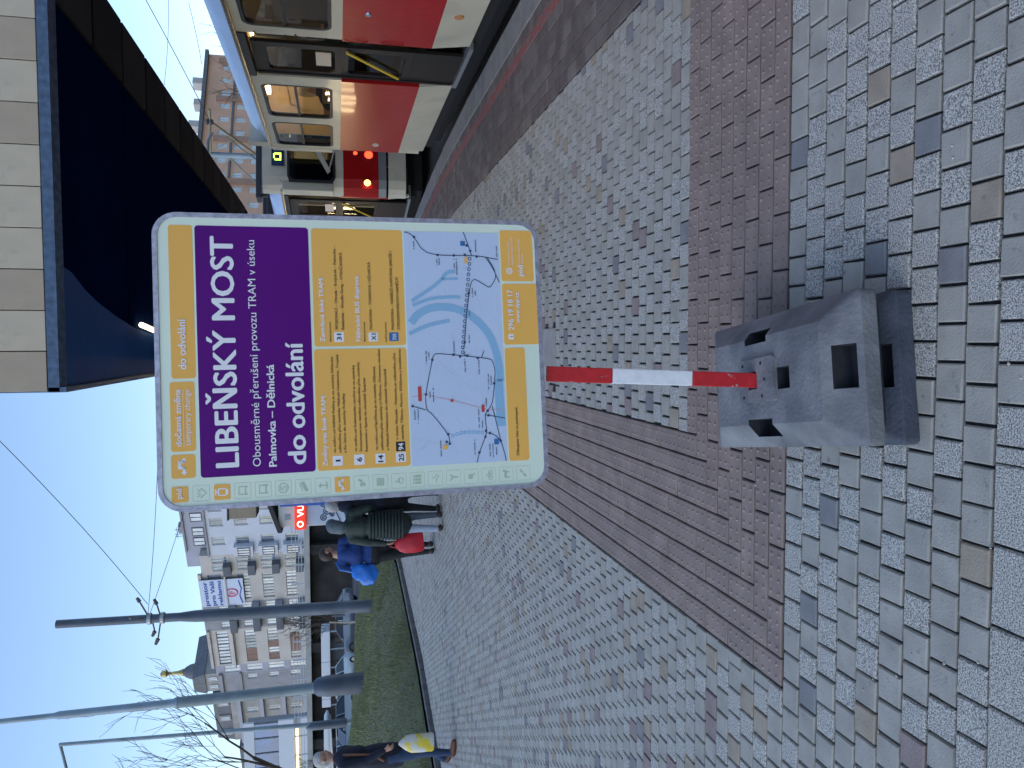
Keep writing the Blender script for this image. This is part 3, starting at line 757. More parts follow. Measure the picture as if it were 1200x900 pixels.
# icon column
ix = -0.3505
def icon_y(i): return 0.479 - i*0.0519
mo = MB()
for i in range(19):
    if i not in (0, 2, 8): mb = MB()
    y = icon_y(i); s = 0.0205
    if i in (0, 2, 8): mo.prism(rrect(ix-s, ix+s, y-s, y+s, 0.004, 4), 'z', L1-.0004, L1+0.0002); continue
    q = rrect(ix-s, ix+s, y-s, y+s, 0.003, 3); stroke(mb, q+[q[0]], 0.0009, L1)
    S = lambda pts, w=0.0028: stroke(mb, [(ix+a*s, y+b*s) for a, b in pts], w, L1+0.0002*(1+len(mb.f) % 3))
    if i == 1: S([(-.1,-.62),(.62,.0),(-.1,.62)][:0] or [(-.6,.1),(0,-.62),(.6,.1)]); S([(-.5,.5),(-.2,.1),(0,.5),(.2,.1),(.5,.5)])
    elif i in (3, 4): S([(-.5,-.55),(-.5,.5),(.5,.5),(.5,-.55)]); S([(-.5,-.55),(-.3,-.3),(.3,-.3),(.5,-.55)])
    elif i == 5: circle(mb, ix, y, s*.62, 0.0022, L1+.0002); S([(.3,.35),(-.1,.4),(-.25,.1),(.25,-.1),(.1,-.4),(-.3,-.3)])
    elif i == 6: S([(-.6,-.45),(.6,.15)], .008); S([(-.6,.1),(.6,.55)], .002)
    elif i == 7: S([(0,.6),(0,-.6)]); S([(-.5,-.4),(0,-.62),(.5,-.4)]); S([(-.3,.35),(.3,.35)])
    elif i == 9: S([(-.2,-.5),(-.2,.2)], .009); S([(.2,-.1),(.45,.4)], .005)
    elif i == 10: S([(0,-.5),(0,.5)], .021)
    elif i == 11: S([(-.1,.55),(-.1,-.05),(.4,-.05)], .003); circle(mb, ix, y-.25*s, s*.36, .002, L1+.0002)
    elif i == 12:
        for a in (-.45, 0, .45): S([(a,-.55),(a,.3)], .006); disc(mb, ix+a*s, y+.5*s, .0028, L1+.0004)
    elif i == 13: S([(-.55,-.1),(-.1,-.1),(.3,-.5),(.55,-.2),(.1,.2),(.1,.5)], .0022)
    elif i == 14: S([(0,-.6),(0,.1),(-.45,.5)], .0035); S([(0,.1),(.4,.45)], .0035)
    elif i == 15: disc(mb, ix-.05*s, y+.1*s, s*.36, L1+.0003); S([(.1,-.2),(.45,-.5)], .003)
    elif i == 16: circle(mb, ix-.35*s, y-.25*s, s*.28, .0018, L1+.0003); circle(mb, ix+.35*s, y-.25*s, s*.28, .0018, L1+.0003); S([(-.35,-.25),(0,.3),(.35,-.25)], .0022)
    elif i == 17: S([(-.5,.1),(.35,.1),(.5,.45)], .007); S([(-.45,.1),(-.45,-.5)], .003); S([(.3,.1),(.3,-.5)], .003)
    elif i == 18: S([(-.5,-.4),(-.05,.0)], .006); S([(.1,.1),(.5,.5)], .005)
    mb.build("icon", M("icon_faint"), sign, fix=False)
build_split(mo, "icon_plate", M("sign_amber"), sign)
y = icon_y(2); s = 0.0205; mb = MB()
q = rrect(ix-.42*s, ix+.42*s, y-.5*s, y+.45*s, 0.003, 3); stroke(mb, q+[q[0]], 0.0032, L2); stroke(mb, [(ix, y+.45*s), (ix, y+.78*s)], .003, L2+.0001)
stroke(mb, [(ix-.4*s, y+.78*s), (ix+.4*s, y+.78*s)], .003, L2+.0002); stroke(mb, [(ix-.35*s, y-.62*s), (ix+.35*s, y-.62*s)], .005, L2+.0003)
mb.build("pictogram", M("sign_white"), sign, fix=False); mb = MB()
circle(mb, 0.2454, -0.4390, 0.0085, 0.003, L2); circle(mb, 0.2454, -0.4390, 0.0035, 0.002, L2)
mb.build("pictogram", M("sign_white"), sign, fix=False)

# ---------------- striped post (its own thing: the board is bolted to it)
mat("post_red", (0.50,0.018,0.025), 0.45, n_scale=40, n_amt=0.12, world_tex=True)
mat("post_white", (0.74,0.77,0.82), 0.5, n_scale=30, n_amt=0.08, world_tex=True)
for k in ("post_red","post_white"): two_noise(M(k), 55, (0.35,0.33,0.33), 0.66, 0.72)
post = thing("sign_post", "square red and white striped steel post carrying the notice board", "post", (-0.122, 2.30, 0.195))
post.rotation_euler = (0, R(2.4), R(3))
zc = [-0.03, 0.0, 0.265, 0.53, 0.74, 1.0, 1.27, 1.54]
cb = MB(); cb.box(-0.027, 0.027, -0.027, 0.027, 0.0, 0.02, b=0.002); cb.build("foot_socket", M("sign_rim"), post)
for k, (a, b) in enumerate(zip(zc[1:], zc[2:])):
    s = 0.0232
    c = MB(); c.box(-s, s, -s, s, a-(0.03 if k == 0 else -0.0005), b-0.0005, b=0.003)
    c.build("red_band" if k % 2 == 0 else "white_band", M("post_red" if k % 2 == 0 else "post_white"), post)
cb = MB(); cb.box(-0.0245,-0.0237,-0.016,0.012,0.004,0.034); cb.box(-0.020,0.004,-0.0247,-0.0238,-0.004,0.022); cb.build("peeled_film", M("post_white"), post)
for z in (0.95, 1.45):
    c = MB(); c.box(-0.034, 0.034, -0.030, 0.027, z, z+0.03, b=0.003); c.build("clamp", M("galvanised"), post)

# ---------------- stacked recycled-plastic base blocks
mat("block_rubber", (0.14,0.148,0.16), 0.75, n_scale=9, n_amt=0.22, bump=0.45, b_scale=70, world_tex=True, detail=8)
two_noise(M("block_rubber"), 5.0, (0.27,0.275,0.28), 0.42, 0.7)
two_noise(M("block_rubber"), 120.0, (0.30,0.31,0.33), 0.70, 0.78)
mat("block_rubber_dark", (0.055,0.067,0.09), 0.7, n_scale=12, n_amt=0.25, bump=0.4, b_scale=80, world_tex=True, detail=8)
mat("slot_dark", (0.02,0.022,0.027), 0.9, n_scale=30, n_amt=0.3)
def base_block(name, label, loc, rz, m):
    """one plate: rim, sloped flanks and a flat top with rectangular slots cut into it"""
    t = thing(name, label, "base block", loc, rz)
    # plan: x -0.215..0.215, y -0.43..0.43; top flat x -0.14..0.14, y -0.335..0.29
    X0, X1, Y0, Y1 = -0.215, 0.215, -0.412, 0.43; TX0, TX1, TY0, TY1 = -0.142, 0.138, -0.305, 0.302
    zr, zt = 0.048, 0.112
    o = MB(); o.prism(rrect(X0, X1, Y0, Y1, 0.03, 3), 'z', 0.0, zr)
    bm = bmesh.new()
    out = [bm.verts.new((x, y, 0.0)) for x, y in rrect(X0, X1, Y0, Y1, 0.018, 3)]
    mid = [bm.verts.new((x, y, zr)) for x, y in rrect(X0, X1, Y0, Y1, 0.018, 3)]
    mi2 = [bm.verts.new((x, y, zr+0.004)) for x, y in rrect(X0+.006, X1-.006, Y0+.006, Y1-.006, 0.016, 3)]
    top = [bm.verts.new((x, y, zt)) for x, y in rrect(TX0, TX1, TY0, TY1, 0.012, 3)]
    n = len(out)
    for a, b in ((out, mid), (mid, mi2), (mi2, top)):
        for i in range(n): bm.faces.new((a[i], a[(i+1)%n], b[(i+1)%n], b[i]))
    bm.faces.new(top); bm.faces.new(out[::-1])
    me = bpy.data.meshes.new("body"); bm.to_mesh(me); bm.free()
    body = bpy.data.objects.new("body", me); COL.objects.link(body); me.materials.append(m); me.materials.append(M("slot_dark"))
    # cut the slots
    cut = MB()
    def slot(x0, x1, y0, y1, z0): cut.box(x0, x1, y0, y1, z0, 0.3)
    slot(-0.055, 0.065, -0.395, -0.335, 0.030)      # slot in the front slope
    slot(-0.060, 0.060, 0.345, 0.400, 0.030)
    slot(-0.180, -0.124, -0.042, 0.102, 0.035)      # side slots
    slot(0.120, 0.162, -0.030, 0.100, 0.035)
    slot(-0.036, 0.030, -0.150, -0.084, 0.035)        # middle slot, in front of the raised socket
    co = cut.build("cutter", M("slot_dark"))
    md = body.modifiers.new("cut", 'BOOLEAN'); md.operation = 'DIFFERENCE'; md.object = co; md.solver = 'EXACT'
    bv = body.modifiers.new("bev", 'BEVEL'); bv.width = 0.0025; bv.segments = 2; bv.limit_method = 'ANGLE'; bv.angle_limit = R(35)
    dg = bpy.context.evaluated_depsgraph_get(); me2 = bpy.data.meshes.new_from_object(body.evaluated_get(dg))
    body.modifiers.clear(); body.data = me2; bpy.data.objects.remove(co); body.parent = t
    # raised socket round the post foot, with its bolt holes
    s = MB(); s.ring(rrect(-0.070, 0.070, -0.080, 0.125, 0.006, 3), rrect(-0.028, 0.028, 0.016, 0.072, 0.003, 3), 'z', 0.109, 0.124); s.build("socket", m, t)
    s = MB()
    for x, y in ((-0.052,-0.012),(0.052,-0.012),(0.052,0.10),(-0.052,0.10),(0.0,-0.03)): s.lathe([(0.006,0),(0.006,0.0012)], (x, y, 0.1238), 8)
    s.build("bolt_holes", M("slot_dark"), t)["kind"] = "stuff"
    for x in (-0.196, 0.196):
        pass
    return t
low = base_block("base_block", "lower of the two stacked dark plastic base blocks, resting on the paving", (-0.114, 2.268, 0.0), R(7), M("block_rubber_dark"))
up = base_block("base_block", "upper scuffed grey plastic base block holding the striped post", (-0.116, 2.257, 0.118), R(7.5), M("block_rubber"))
# dark slab under the upper block, its colour standing for shade in the gap
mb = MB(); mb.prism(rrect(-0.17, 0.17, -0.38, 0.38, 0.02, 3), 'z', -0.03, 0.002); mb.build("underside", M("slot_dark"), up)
# ================================================================== trams
mat("tram_red", (0.34,0.007,0.009), 0.3, coat=0.2, spec=0.15, n_scale=1.5, n_amt=0.08, bump=0.25, b_scale=9)
mat("tram_cream", (0.52,0.48,0.38), 0.4, coat=0.1, n_scale=2.5, n_amt=0.07)
two_noise(M("tram_cream"), 3.0, (0.40,0.37,0.30), 0.55, 0.85)
mat("tram_black", (0.012,0.012,0.014), 0.45)
mat("tram_under", (0.010,0.010,0.012), 0.9)
mat("tram_roof", (0.42,0.50,0.66), 0.28, metal=0.35, n_scale=1.4, n_amt=0.12, bump=0.25, b_scale=3)
mat("tram_gutter", (0.42,0.34,0.22), 0.28, metal=0.7, n_scale=18, n_amt=0.3)
mat("door_leaf", (0.016,0.013,0.012), 0.5, spec=0.3)
mat("yellow_rail", (0.75,0.52,0.06), 0.35)
mat("interior_wall", (0.50,0.40,0.26), 0.6)
mat("interior_floor", (0.08,0.07,0.06), 0.8)
mat("interior_seat", (0.20,0.12,0.06), 0.6)
mat("seat_red", (0.30,0.05,0.04), 0.6)
mat("lamp_warm", (1,0.8,0.5), 0.5, emit=(1.0,0.72,0.36), e_str=7)
mat("step_orange", (0.45,0.20,0.07), 0.6)
mat("grey_trim", (0.22,0.23,0.24), 0.5, metal=0.3)
mat("glow_red", (0.6,0.02,0.02), 0.3, emit=(1.0,0.03,0.01), e_str=3.60)
mat("glow_orange", (0.8,0.3,0.02), 0.3, emit=(1.0,0.38,0.05), e_str=6.60)
mat("glow_green", (0.3,0.8,0.05), 0.3, emit=(0.55,1.0,0.08), e_str=1.80)
mat("dark_blue_panel", (0.012,0.03,0.09), 0.25)
mat("paper", (0.62,0.50,0.40), 0.8)
mat("chrome", (0.6,0.6,0.6), 0.2, metal=1.0)
glass("tram_glass", (0.88,0.87,0.84), 0.12, 0.02)
glass("tram_glass_dark", (0.45,0.50,0.55), 0.35, 0.02)
FZ = 0.66
def wall_x(z):                       # body side leans in a little above and below the waist
    if z < 0.56: return 0.05*(0.56-z)/0.39
    if z > 1.45: return 0.035*(z-1.45)
    return 0.0
def side_strip(mb, y0, y1, z0, z1, mi, flip, W=2.5):
    n = 4; prof = [(wall_x(z0+(z1-z0)*k/n), z0+(z1-z0)*k/n) for k in range(n+1)]
    poly = prof + [(x+0.05, z) for x, z in prof[::-1]]
    if flip: poly = [(W-x, z) for x, z in poly]
    mb.prism([(x, z) for x, z in poly], 'y', y0, y1, mi)
def window_unit(car, y0, y1, z0, z1, flip, W=2.5, bar=1.98, dark=False):
    x = wall_x((z0+z1)/2); X = lambda a: (W-a) if flip else a
    a, b = sorted((X(x-0.004), X(x+0.045)))
    fr = MB(); o = rrect(y0, y1, z0, z1, 0.11, 6); i = rrect(y0+.035, y1-.035, z0+.035, z1-.035, 0.085, 6)
    fr.ring(o, i, 'x', a, b)
    if bar: fr.box(min(X(x+.006), X(x+.03)), max(X(x+.006), X(x+.03)), y0+.03, y1-.03, bar-.014, bar+.014)
    f = fr.build("window", M("tram_black"), car)
    pn = MB(); pn.prism(i, 'x', X(x+.012), X(x+.016)); pn.build("pane", M("tram_glass_dark" if dark else "tram_glass"), f)
    return f
def tram_car(name, label, loc, rz, wins, doors, length=14.0, front_detail=False):
    car = thing(name, label, "tram", loc, rz, "tram cars at the stop")
    W = 2.5; Lc = length
    # red and cream sides
    low = MB(); red = MB(); band = MB()
    cuts = [0.22] + [q for d in doors for q in d] + [Lc-0.22]
    for a, b in zip(cuts[::2], cuts[1::2]):
        if b-a > 0.02:
            side_strip(low, a, b, 0.17, 0.56, 0, False); side_strip(red, a, b, 0.56, 1.45, 0, False)
    side_strip(low, 0.22, Lc-0.22, 0.17, 0.56, 0, True); side_strip(red, 0.22, Lc-0.22, 0.56, 1.45, 0, True)
    build_split(low, "skirt", M("tram_cream"), car)
    build_split(red, "side_panel", M("tram_red"), car, smooth=True)
    # window band: wall pieces round each opening
    zb, zt = 1.45, 2.45
    openings = sorted([(a, b, 'w') for a, b in wins] + [(a, b, 'd') for a, b in doors])
    def band_side(flip, ops):
        edges = [0.22]
        for (a, b, k), (c, d, k2) in zip(ops, ops[1:]): edges.append((b+c)/2)
        edges.append(Lc-0.22)
        for (a, b, k), e0, e1 in zip(ops, edges, edges[1:]):
            x = wall_x(1.95); xa, xb = (W-x-.04, W-x) if flip else (x, x+.04)
            if k == 'w':
                inner = rrect(a+.01, b-.01, 1.56, 2.36, 0.10, 6); outer = to_rect(inner, e0, e1, zb, zt)
                band.ring(outer, inner, 'x', xa, xb)
            else:
                band.box(xa, xb, e0, a, zb, zt); band.box(xa, xb, b, e1, zb, zt)
    band_side(False, openings)
    far_ops = [(0.5+1.9*k, 0.5+1.9*k+1.15, 'w') for k in range(7)]
    band_side(True, far_ops)
    build_split(band, "window_surround", M("tram_cream"), car)
    for a, b in wins: window_unit(car, a, b, 1.55, 2.37, False)
    for a, b, k in far_ops: window_unit(car, a, b, 1.55, 2.37, True, bar=None)
    # gutter, roof
    g = MB(); g.box(0.0, 0.06, 0.1, Lc-0.1, 2.452, 2.50, b=0.01); g.box(W-0.06, W, 0.1, Lc-0.1, 2.452, 2.50, b=0.01); build_split(g, "gutter", M("tram_gutter"), car)
    prof = [(0.02,2.50),(0.07,2.60),(0.18,2.70),(0.40,2.78),(0.80,2.84),(1.25,2.86)]; prof = prof + [(W-x, z) for x, z in prof[-2::-1]]
    rf = MB(); n = len(prof); ysr = [0.0,0.12,0.35,0.8]+[0.8+(Lc-1.6)*k/12 for k in range(1,13)]+[Lc-0.35,Lc-0.12,Lc]
    for y in ysr:
        e = min(y, Lc-y); s = 1 - 0.10*max(0, 1-e/0.8)**2; dz = -0.22*max(0, 1-e/0.8)**2
        for x, z in prof: rf.v.append((W/2+(x-W/2)*s, y, 2.5+(z-2.5)*1.0+dz*(z-2.46)/0.4))
    for i in range(len(ysr)-1):
        for j in range(n-1): a = i*n+j; rf.f.append((a, a+1, a+n+1, a+n)); rf.m.append(0)
    rf.build("roof", M("tram_roof"), car, smooth=True)
    # ends: curved in plan
    for end in (0, 1):
        Y = (lambda y: y) if end == 0 else (lambda y: Lc-y)
        plan = [(0.0,0.22),(0.03,0.12),(0.10,0.04),(0.25,-0.02),(0.6,-0.05),(1.25,-0.06)]; plan = plan + [(W-x, y) for x, y in plan[-2::-1]]
        inner = [(x+(0.05 if x < W/2 else -0.05)*(abs(x-W/2) > 0.7), y+0.05) for x, y in plan]
        for z0, z1, m, nm in ((0.24,0.56,"tram_cream","end_cowl"),(0.60,0.74,"grey_trim","bumper"),(0.745,1.38,"tram_red","end_panel"),(1.38,1.56,"tram_cream","end_sill"),(2.345,2.80,"tram_cream","end_header")):
            e = MB(); poly = plan + inner[::-1]; e.prism([(x, Y(y)) for x, y in poly], 'z', z0, z1); e.build(nm, M(m), car)
        e = MB()
        for x0, x1 in ((0.0,0.16),(W-0.16,W)): e.box(x0, x1, min(Y(-.0),Y(.22)), max(Y(0),Y(.22)), 1.56, 2.46, b=0.02)
        build_split(e, "corner_post", M("tram_cream"), car)
        yy = sorted((Y(-0.052), Y(-0.02)))
        o = rrect(0.15, W-0.15, 1.52, 2.37, 0.12, 6); i = rrect(0.19, W-0.19, 1.56, 2.33, 0.10, 6)
        f = MB(); f.ring(o, i, 'y', *yy); f = f.build("windscreen", M("tram_black"), car)
        p = MB(); p.prism(i, 'y', Y(-0.03), Y(-0.034)); p.build("pane", M("tram_glass_dark"), f)
        if end == 0 and front_detail:
            d = MB(); d.box(0.42, 0.95, -0.075, -0.055, 2.42, 2.64, b=0.01); d = d.build("destination_box", M("dark_blue_panel"), car)
            q = MB()
            for k, (x, z, w, h) in enumerate([(0.52,2.56,.03,.14),(0.56,2.56,.08,.03),(0.56,2.67,.08,.03),(0.63,2.56,.03,.14),(0.72,2.55,.03,.16),(0.76,2.60,.06,.03),(0.80,2.55,.03,.16)]):
                q.box(x, x+w, -0.080-0.0005*k, -0.0755, z-0.09, z+h*0.8-0.09)
            q.build("display_digits", M("glow_green"), d)["kind"] = "stuff"
            for x, z, r, m in ((0.17,0.95,0.06,"glow_orange"),(0.70,0.92,0.075,"glow_red"),(0.72,1.16,0.035,"glow_red"),(2.33,0.95,0.06,"glow_orange"),(1.8,0.92,0.075,"glow_red")):
                y = -0.06 if 0.3 < x < 2.2 else -0.03
                l = MB(); o = [(x+r*1.25*math.cos(t*R(30)), z+r*1.25*math.sin(t*R(30))) for t in range(12)]; i2 = [(x+r*math.cos(t*R(30)), z+r*math.sin(t*R(30))) for t in range(12)]
                l.ring(o, i2, 'y', y-0.03, y+.02); l = l.build("lamp_rim", M("chrome"), car)
                q = MB(); q.prism(i2, 'y', y-0.018, y-0.01); q.build("lens", M(m), l)
            w = MB(); w.add([(0.30,-.075,1.66),(0.36,-.075,1.60),(1.10,-.078,1.98),(1.06,-.078,2.06)], [(0,1,2,3)]); w.tube([(0.9,-.08,1.5),(0.34,-.085,1.64)], 0.012, 6)  # pale diagonal stripe and thin bar across the windscreen
            w.build("windscreen_stripe", M("tram_cream"), car, fix=False)
    # underframe
    u = MB(); u.box(0.20, W-0.20, 0.3, Lc-0.3, -0.10, 0.55); u.box(0.10, W-0.10, 0.3, Lc-0.3, 0.05, 0.19)
    u.build("underframe", M("tram_under"), car)
    for by in (2.7, Lc-3.6):
        for ax in (-0.95, 0.95):
            for x in (0.53, 1.97):
                w = MB(); w.prism([(by+ax+0.33*math.cos(t*R(18)), 0.115+0.33*math.sin(t*R(18))) for t in range(20)], 'x', x-.06, x+.06)
                w.build("wheel", M("rail_steel"), car)
        b_ = MB(); b_.box(0.42, 0.5, by-1.3, by+1.3, -0.06, 0.10, b=0.02); b_.tube([(0.40,by-.3,0.0),(0.40,by+.3,0.0)], 0.06, 8); b_.build("bogie_frame", M("tram_under"), car)
    # step sill along the doors
    for a, b in doors:
        s = MB(); s.box(0.015, 0.30, a, b, 0.13, 0.175, 0); s.build("door_step", M("grey_trim"), car)
        s = MB(); s.box(0.30, 0.34, a, b, 0.175, 0.42); s.box(0.34, 0.62, a, b, 0.40, 0.425); s.box(0.62, 0.65, a, b, 0.425, FZ); build_split(s, "inner_step", M("step_orange"), car)
        s = MB(); s.box(0.05, 0.62, a-.02, a, 0.17, 2.4); s.box(0.05, 0.62, b, b+.02, 0.17, 2.4); s.box(0.0, 0.09, a, b, 2.375, 2.452); build_split(s, "door_frame", M("tram_black"), car)
        mid = a + (b-a)*0.24                      # one leaf pushed open on the near side, the other shut
        for l0, l1 in ((mid+0.01, b-.01),):
            z0, z1 = 0.19, 2.36; xs = (0.05, 0.085)
            d = MB()
            i1 = rrect(l0+.12, l1-.12, 1.52, 2.22, 0.07, 5); d.ring(to_rect(i1, l0, l1, 1.44, z1), i1, 'x', *xs)
            i2 = rrect(l0+.12, l1-.12, 0.78, 1.38, 0.07, 5); d.ring(to_rect(i2, l0, l1, 0.70, 1.438), i2, 'x', *xs)
            d.box(xs[0], xs[1], l0, l1, z0, 0.698)
            d.box(xs[0]-.015, xs[0], l1-.05, l1, z0, z1, b=0.004)
            d = d.build("door", M("door_leaf"), car)
            p = MB(); p.prism(i1, 'x', 0.066, 0.069); p.prism(i2, 'x', 0.066, 0.069); p.build("pane", M("tram_glass"), d)
            h = MB(); h.tube([(0.03, l0+.08, 1.40), (0.03, l1-.14, 0.82)], 0.016, 8); h.build("hand_rail", M("yellow_rail"), d)
            n_ = MB(); n_.box(0.06, 0.064, l0+.22, l1-.30, 1.56, 1.72) ; n_.build("notice", M("paper"), d)
        # the leaf folded inwards
        d = MB(); d.box(0.10, 0.52, a+.03, a+.06, 0.45, 2.32); d = d.build("door", M("door_leaf"), car)
        h = MB(); h.tube([(0.12, a+.09, 0.9), (0.12, a+.09, 1.9)], 0.015, 8); h.build("hand_rail", M("yellow_rail"), d)
    # inside
    f = MB(); f.box(0.62, W-.06, 0.25, Lc-.25, FZ-.05, FZ)
    dd = [0.25] + [q for d in doors for q in d] + [Lc-.25]
    for a, b in zip(dd[::2], dd[1::2]): f.box(0.06, 0.62, a, b, FZ-.048, FZ-.002)
    f.build("floor", M("interior_floor"), car)
    c = MB(); c.box(0.10, W-.10, 0.2, Lc-.2, 2.46, 2.49); c.build("ceiling", M("interior_wall"), car)
    for yb_ in (0.9, Lc-0.75):                    # cabin partitions
        w = MB(); w.box(0.08, 1.0, yb_, yb_+.05, FZ, 2.455); w.box(1.6, W-.1, yb_, yb_+.05, FZ, 2.455); w.box(1.0, 1.6, yb_, yb_+.05, FZ, 1.2); build_split(w, "partition", M("interior_wall"), car)
    w = MB(); w.box(W-.11, W-.06, 0.25, Lc-.25, FZ, 1.50); w.build("inner_wall", M("interior_wall"), car)
    for x in (0.62, W-.62):
        for k in range(6):
            y = 1.0+2.2*k; t = MB(); t.box(x-.05, x+.05, y, y+1.1, 2.41, 2.455, b=0.01); t.build("ceiling_lamp", M("lamp_warm"), car)
    sb = MB()
    sb.box(0.0, 0.42, 0.0, 0.40, 0.40, 0.46, b=0.02); sb.box(0.0, 0.42, 0.38, 0.44, 0.46, 1.02, b=0.03); sb.tube([(0.2,0.2,0.0),(0.2,0.2,0.4)], 0.03, 6)
    seat_me = sb.data("seat", M("interior_seat"))
    y = 0.9
    while y < Lc-1.2:
        if not any(a-0.35 < y < b+0.1 for a, b in doors): inst("seat", seat_me, car, (0.16, y, FZ))
        inst("seat", seat_me, car, (W-.62, y, FZ)); y += 0.82
    for a, b in doors:
        p = MB(); p.tube([(0.66, a-.05, FZ), (0.66, a-.05, 2.45)], 0.018, 8); p.tube([(0.66, b+.05, FZ), (0.66, b+.05, 2.45)], 0.018, 8); build_split(p, "grab_pole", M("yellow_rail"), car)
    p = MB(); p.tube([(0.5, 0.6, 2.15), (0.5, Lc-.6, 2.15)], 0.014, 6); p.build("grab_rail", M("yellow_rail"), car)
    p = MB(); p.box(0.42, 0.44, Lc*0.79, Lc*0.79+.30, 1.98, 2.22); p.build("hanging_notice", M("paper"), car)
    return car
car1 = tram_car("tram", "nearer red and cream tram car with lit windows standing along the kerb", (3.0, -1.2, 0), 0,
         [(1.55,2.9),(3.05,4.35),(6.15,7.4),(7.55,9.13),(10.85,12.17),(12.45,13.68)], [(0.3,1.4),(4.55,5.95),(9.32,10.55)])
# small fittings seen on the first car
for y, z in ((8.95+0.02, 1.18), ):
    l = MB(); l.lathe([(0.035,0),(0.030,0.012)], (0,0,0), 12); o = l.build("marker", M("chrome"), car1); o.location = (0.0, y-0.35, 1.22); o.rotation_euler = (0, R(-90), 0)
l = MB(); l.lathe([(0.05,0),(0.045,0.02)], (0,0,0), 12); o = l.build("indicator", M("step_orange"), car1); o.location = (0.03, 8.55, 0.40); o.rotation_euler = (0, R(-90), 0)
l = MB(); l.prism([(0.10*math.cos(t*R(20))+13.35, 0.048*math.sin(t*R(20))+0.93) for t in range(18)], 'x', -0.006, 0.0); l.build("badge", M("tram_cream"), car1)
for z0 in (1.60, 1.98):
    l = MB(); l.tube([(-0.02, 9.22, z0), (-0.035, 9.22, z0+.03), (-0.03, 9.235, z0+.27), (0.0, 9.24, z0+.30)], 0.008, 6); l.build("handle", M("tram_black"), car1)
for z0 in (0.85, 1.2):
    l = MB(); l.tube([(0.0, 9.27, z0), (-0.012, 9.27, z0+.03), (-0.012, 9.27, z0+.2), (0.0, 9.27, z0+.23)], 0.006, 6); l.build("handle", M("tram_red"), car1)
l = MB()
car2 = tram_car("tram", "farther red and cream tram car with orange and red lamps on its blunt front", (2.78, 14.82, 0), R(11),
         [(1.7,2.95),(3.1,4.4),(6.0,7.3),(7.5,8.9),(9.1,10.4)], [(0.28,1.5),(4.6,5.8),(10.6,11.8)], front_detail=True)
l = MB(); l.box(0.3, 2.2, 1.2, 1.5, 2.93, 3.03, b=0.02); l.box(0.4, 2.1, 2.4, 2.6, 2.93, 3.0, b=0.02)
for x in (0.4, 2.1):
    for y in (1.35, 2.5): l.tube([(x,y,2.82),(x,y,2.95)], 0.04, 8)
l.box(0.7, 1.8, 3.2, 4.6, 2.86, 3.08, b=0.03); build_split(l, "roof_equipment", M("tram_black"), car2)
l = MB()
for s in (-1, 1):
    l.tube([(1.25+0.28*s, 2.5, 3.0), (1.25+0.18*s, 1.2, 3.5)], 0.014, 6); l.tube([(1.25+0.18*s, 1.2, 3.5), (1.25+0.35*s, 2.2, 4.05)], 0.012, 6)
build_split(l, "pantograph_arm", M("tram_gutter"), car2)
l = MB(); l.tube([(0.45,2.2,3.98),(0.65,2.2,4.07),(1.85,2.2,4.07),(2.05,2.2,3.98)], 0.03, 8); l.build("pantograph_head", M("grey_trim"), car2)
# ================================================================== shelter canopy
mat("canopy_blue", (0.0025,0.008,0.042), 0.7, spec=0.0, n_scale=2, n_amt=0.2, bump=0.06, b_scale=3)
mat("soffit_shade", (0.038,0.036,0.033), 0.7, spec=0.05, n_scale=3, n_amt=0.15)
mat("soffit_shade_dark", (0.026,0.025,0.023), 0.7, spec=0.05, n_scale=3, n_amt=0.15)
mat("canopy_blue_light", (0.010,0.075,0.25), 0.6, spec=0.15, n_scale=3, n_amt=0.12)
mat("edge_steel", (0.07,0.11,0.18), 0.45, metal=0.4, n_scale=30, n_amt=0.35)
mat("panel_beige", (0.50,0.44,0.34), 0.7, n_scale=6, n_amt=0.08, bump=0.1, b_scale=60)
two_noise(M("panel_beige"), 9, (0.25,0.24,0.21), 0.55, 0.85, world_tex=False)
mat("panel_grey", (0.39,0.33,0.25), 0.7, n_scale=6, n_amt=0.08, bump=0.1, b_scale=60)
mat("canopy_lamp", (1,0.8,0.5), 0.5, emit=(1.0,0.70,0.36), e_str=3.60)
sh = thing("tram_shelter", "dark blue tram stop canopy with beige panelled edge over the platform", "shelter", (-0.22, 4.58, 0.0))
# local: x 0..2.52 across, y 0..9.7 away, canopy underside z = 3.0
b = MB(); b.box(0.0, 2.50, 0.06, 9.7, 3.005, 3.06); b.box(0.0, 2.50, 0.06, 9.7, 3.46, 3.50); b.box(0.0,0.05,0.06,9.7,3.06,3.46); b.box(2.44,2.49,0.06,9.7,3.06,3.46)
b.build("canopy", M("canopy_blue"), sh)
e = MB(); e.prism([(0.0,2.985),(0.06,2.965),(0.06,3.04),(0.0,3.04)], 'x', -0.03, 2.52); e.build("edge_profile", M("edge_steel"), sh)
e = MB(); e.box(-0.03, 0.0, 0.0, 9.7, 2.95, 3.52, b=0.004); e.build("edge_profile", M("edge_steel"), sh)
k = 0; x = -0.025
pm = {}
for c in (0, 1):
    p = MB(); p.box(0.002, 0.212, -0.004, 0.02, 3.043, 3.52, b=0.003); pm[c] = p.data("fascia_panel", M("panel_beige" if c else "panel_grey"))
while x < 2.48:
    inst("fascia_panel", pm[k % 2 if k != 4 else 1], sh, (x, random.uniform(-.002,.002), 0)); x += 0.2145; k += 1
# beige tiles, shade put into their colour, along the outer strip of the underside
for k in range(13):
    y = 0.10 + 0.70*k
    p = MB(); p.box(2.06, 2.485, y+.02, y+.68, 2.985, 3.0045, b=0.003); p.build("soffit_tile", M("soffit_shade_dark" if k % 2 else "soffit_shade"), sh)
# seams of the dark underside
for k in range(1, 6):
    p = MB(); p.box(0.05, 2.05, 1.55*k, 1.55*k+.012, 2.997, 3.004); p.build("soffit_seam", M("canopy_blue"), sh)
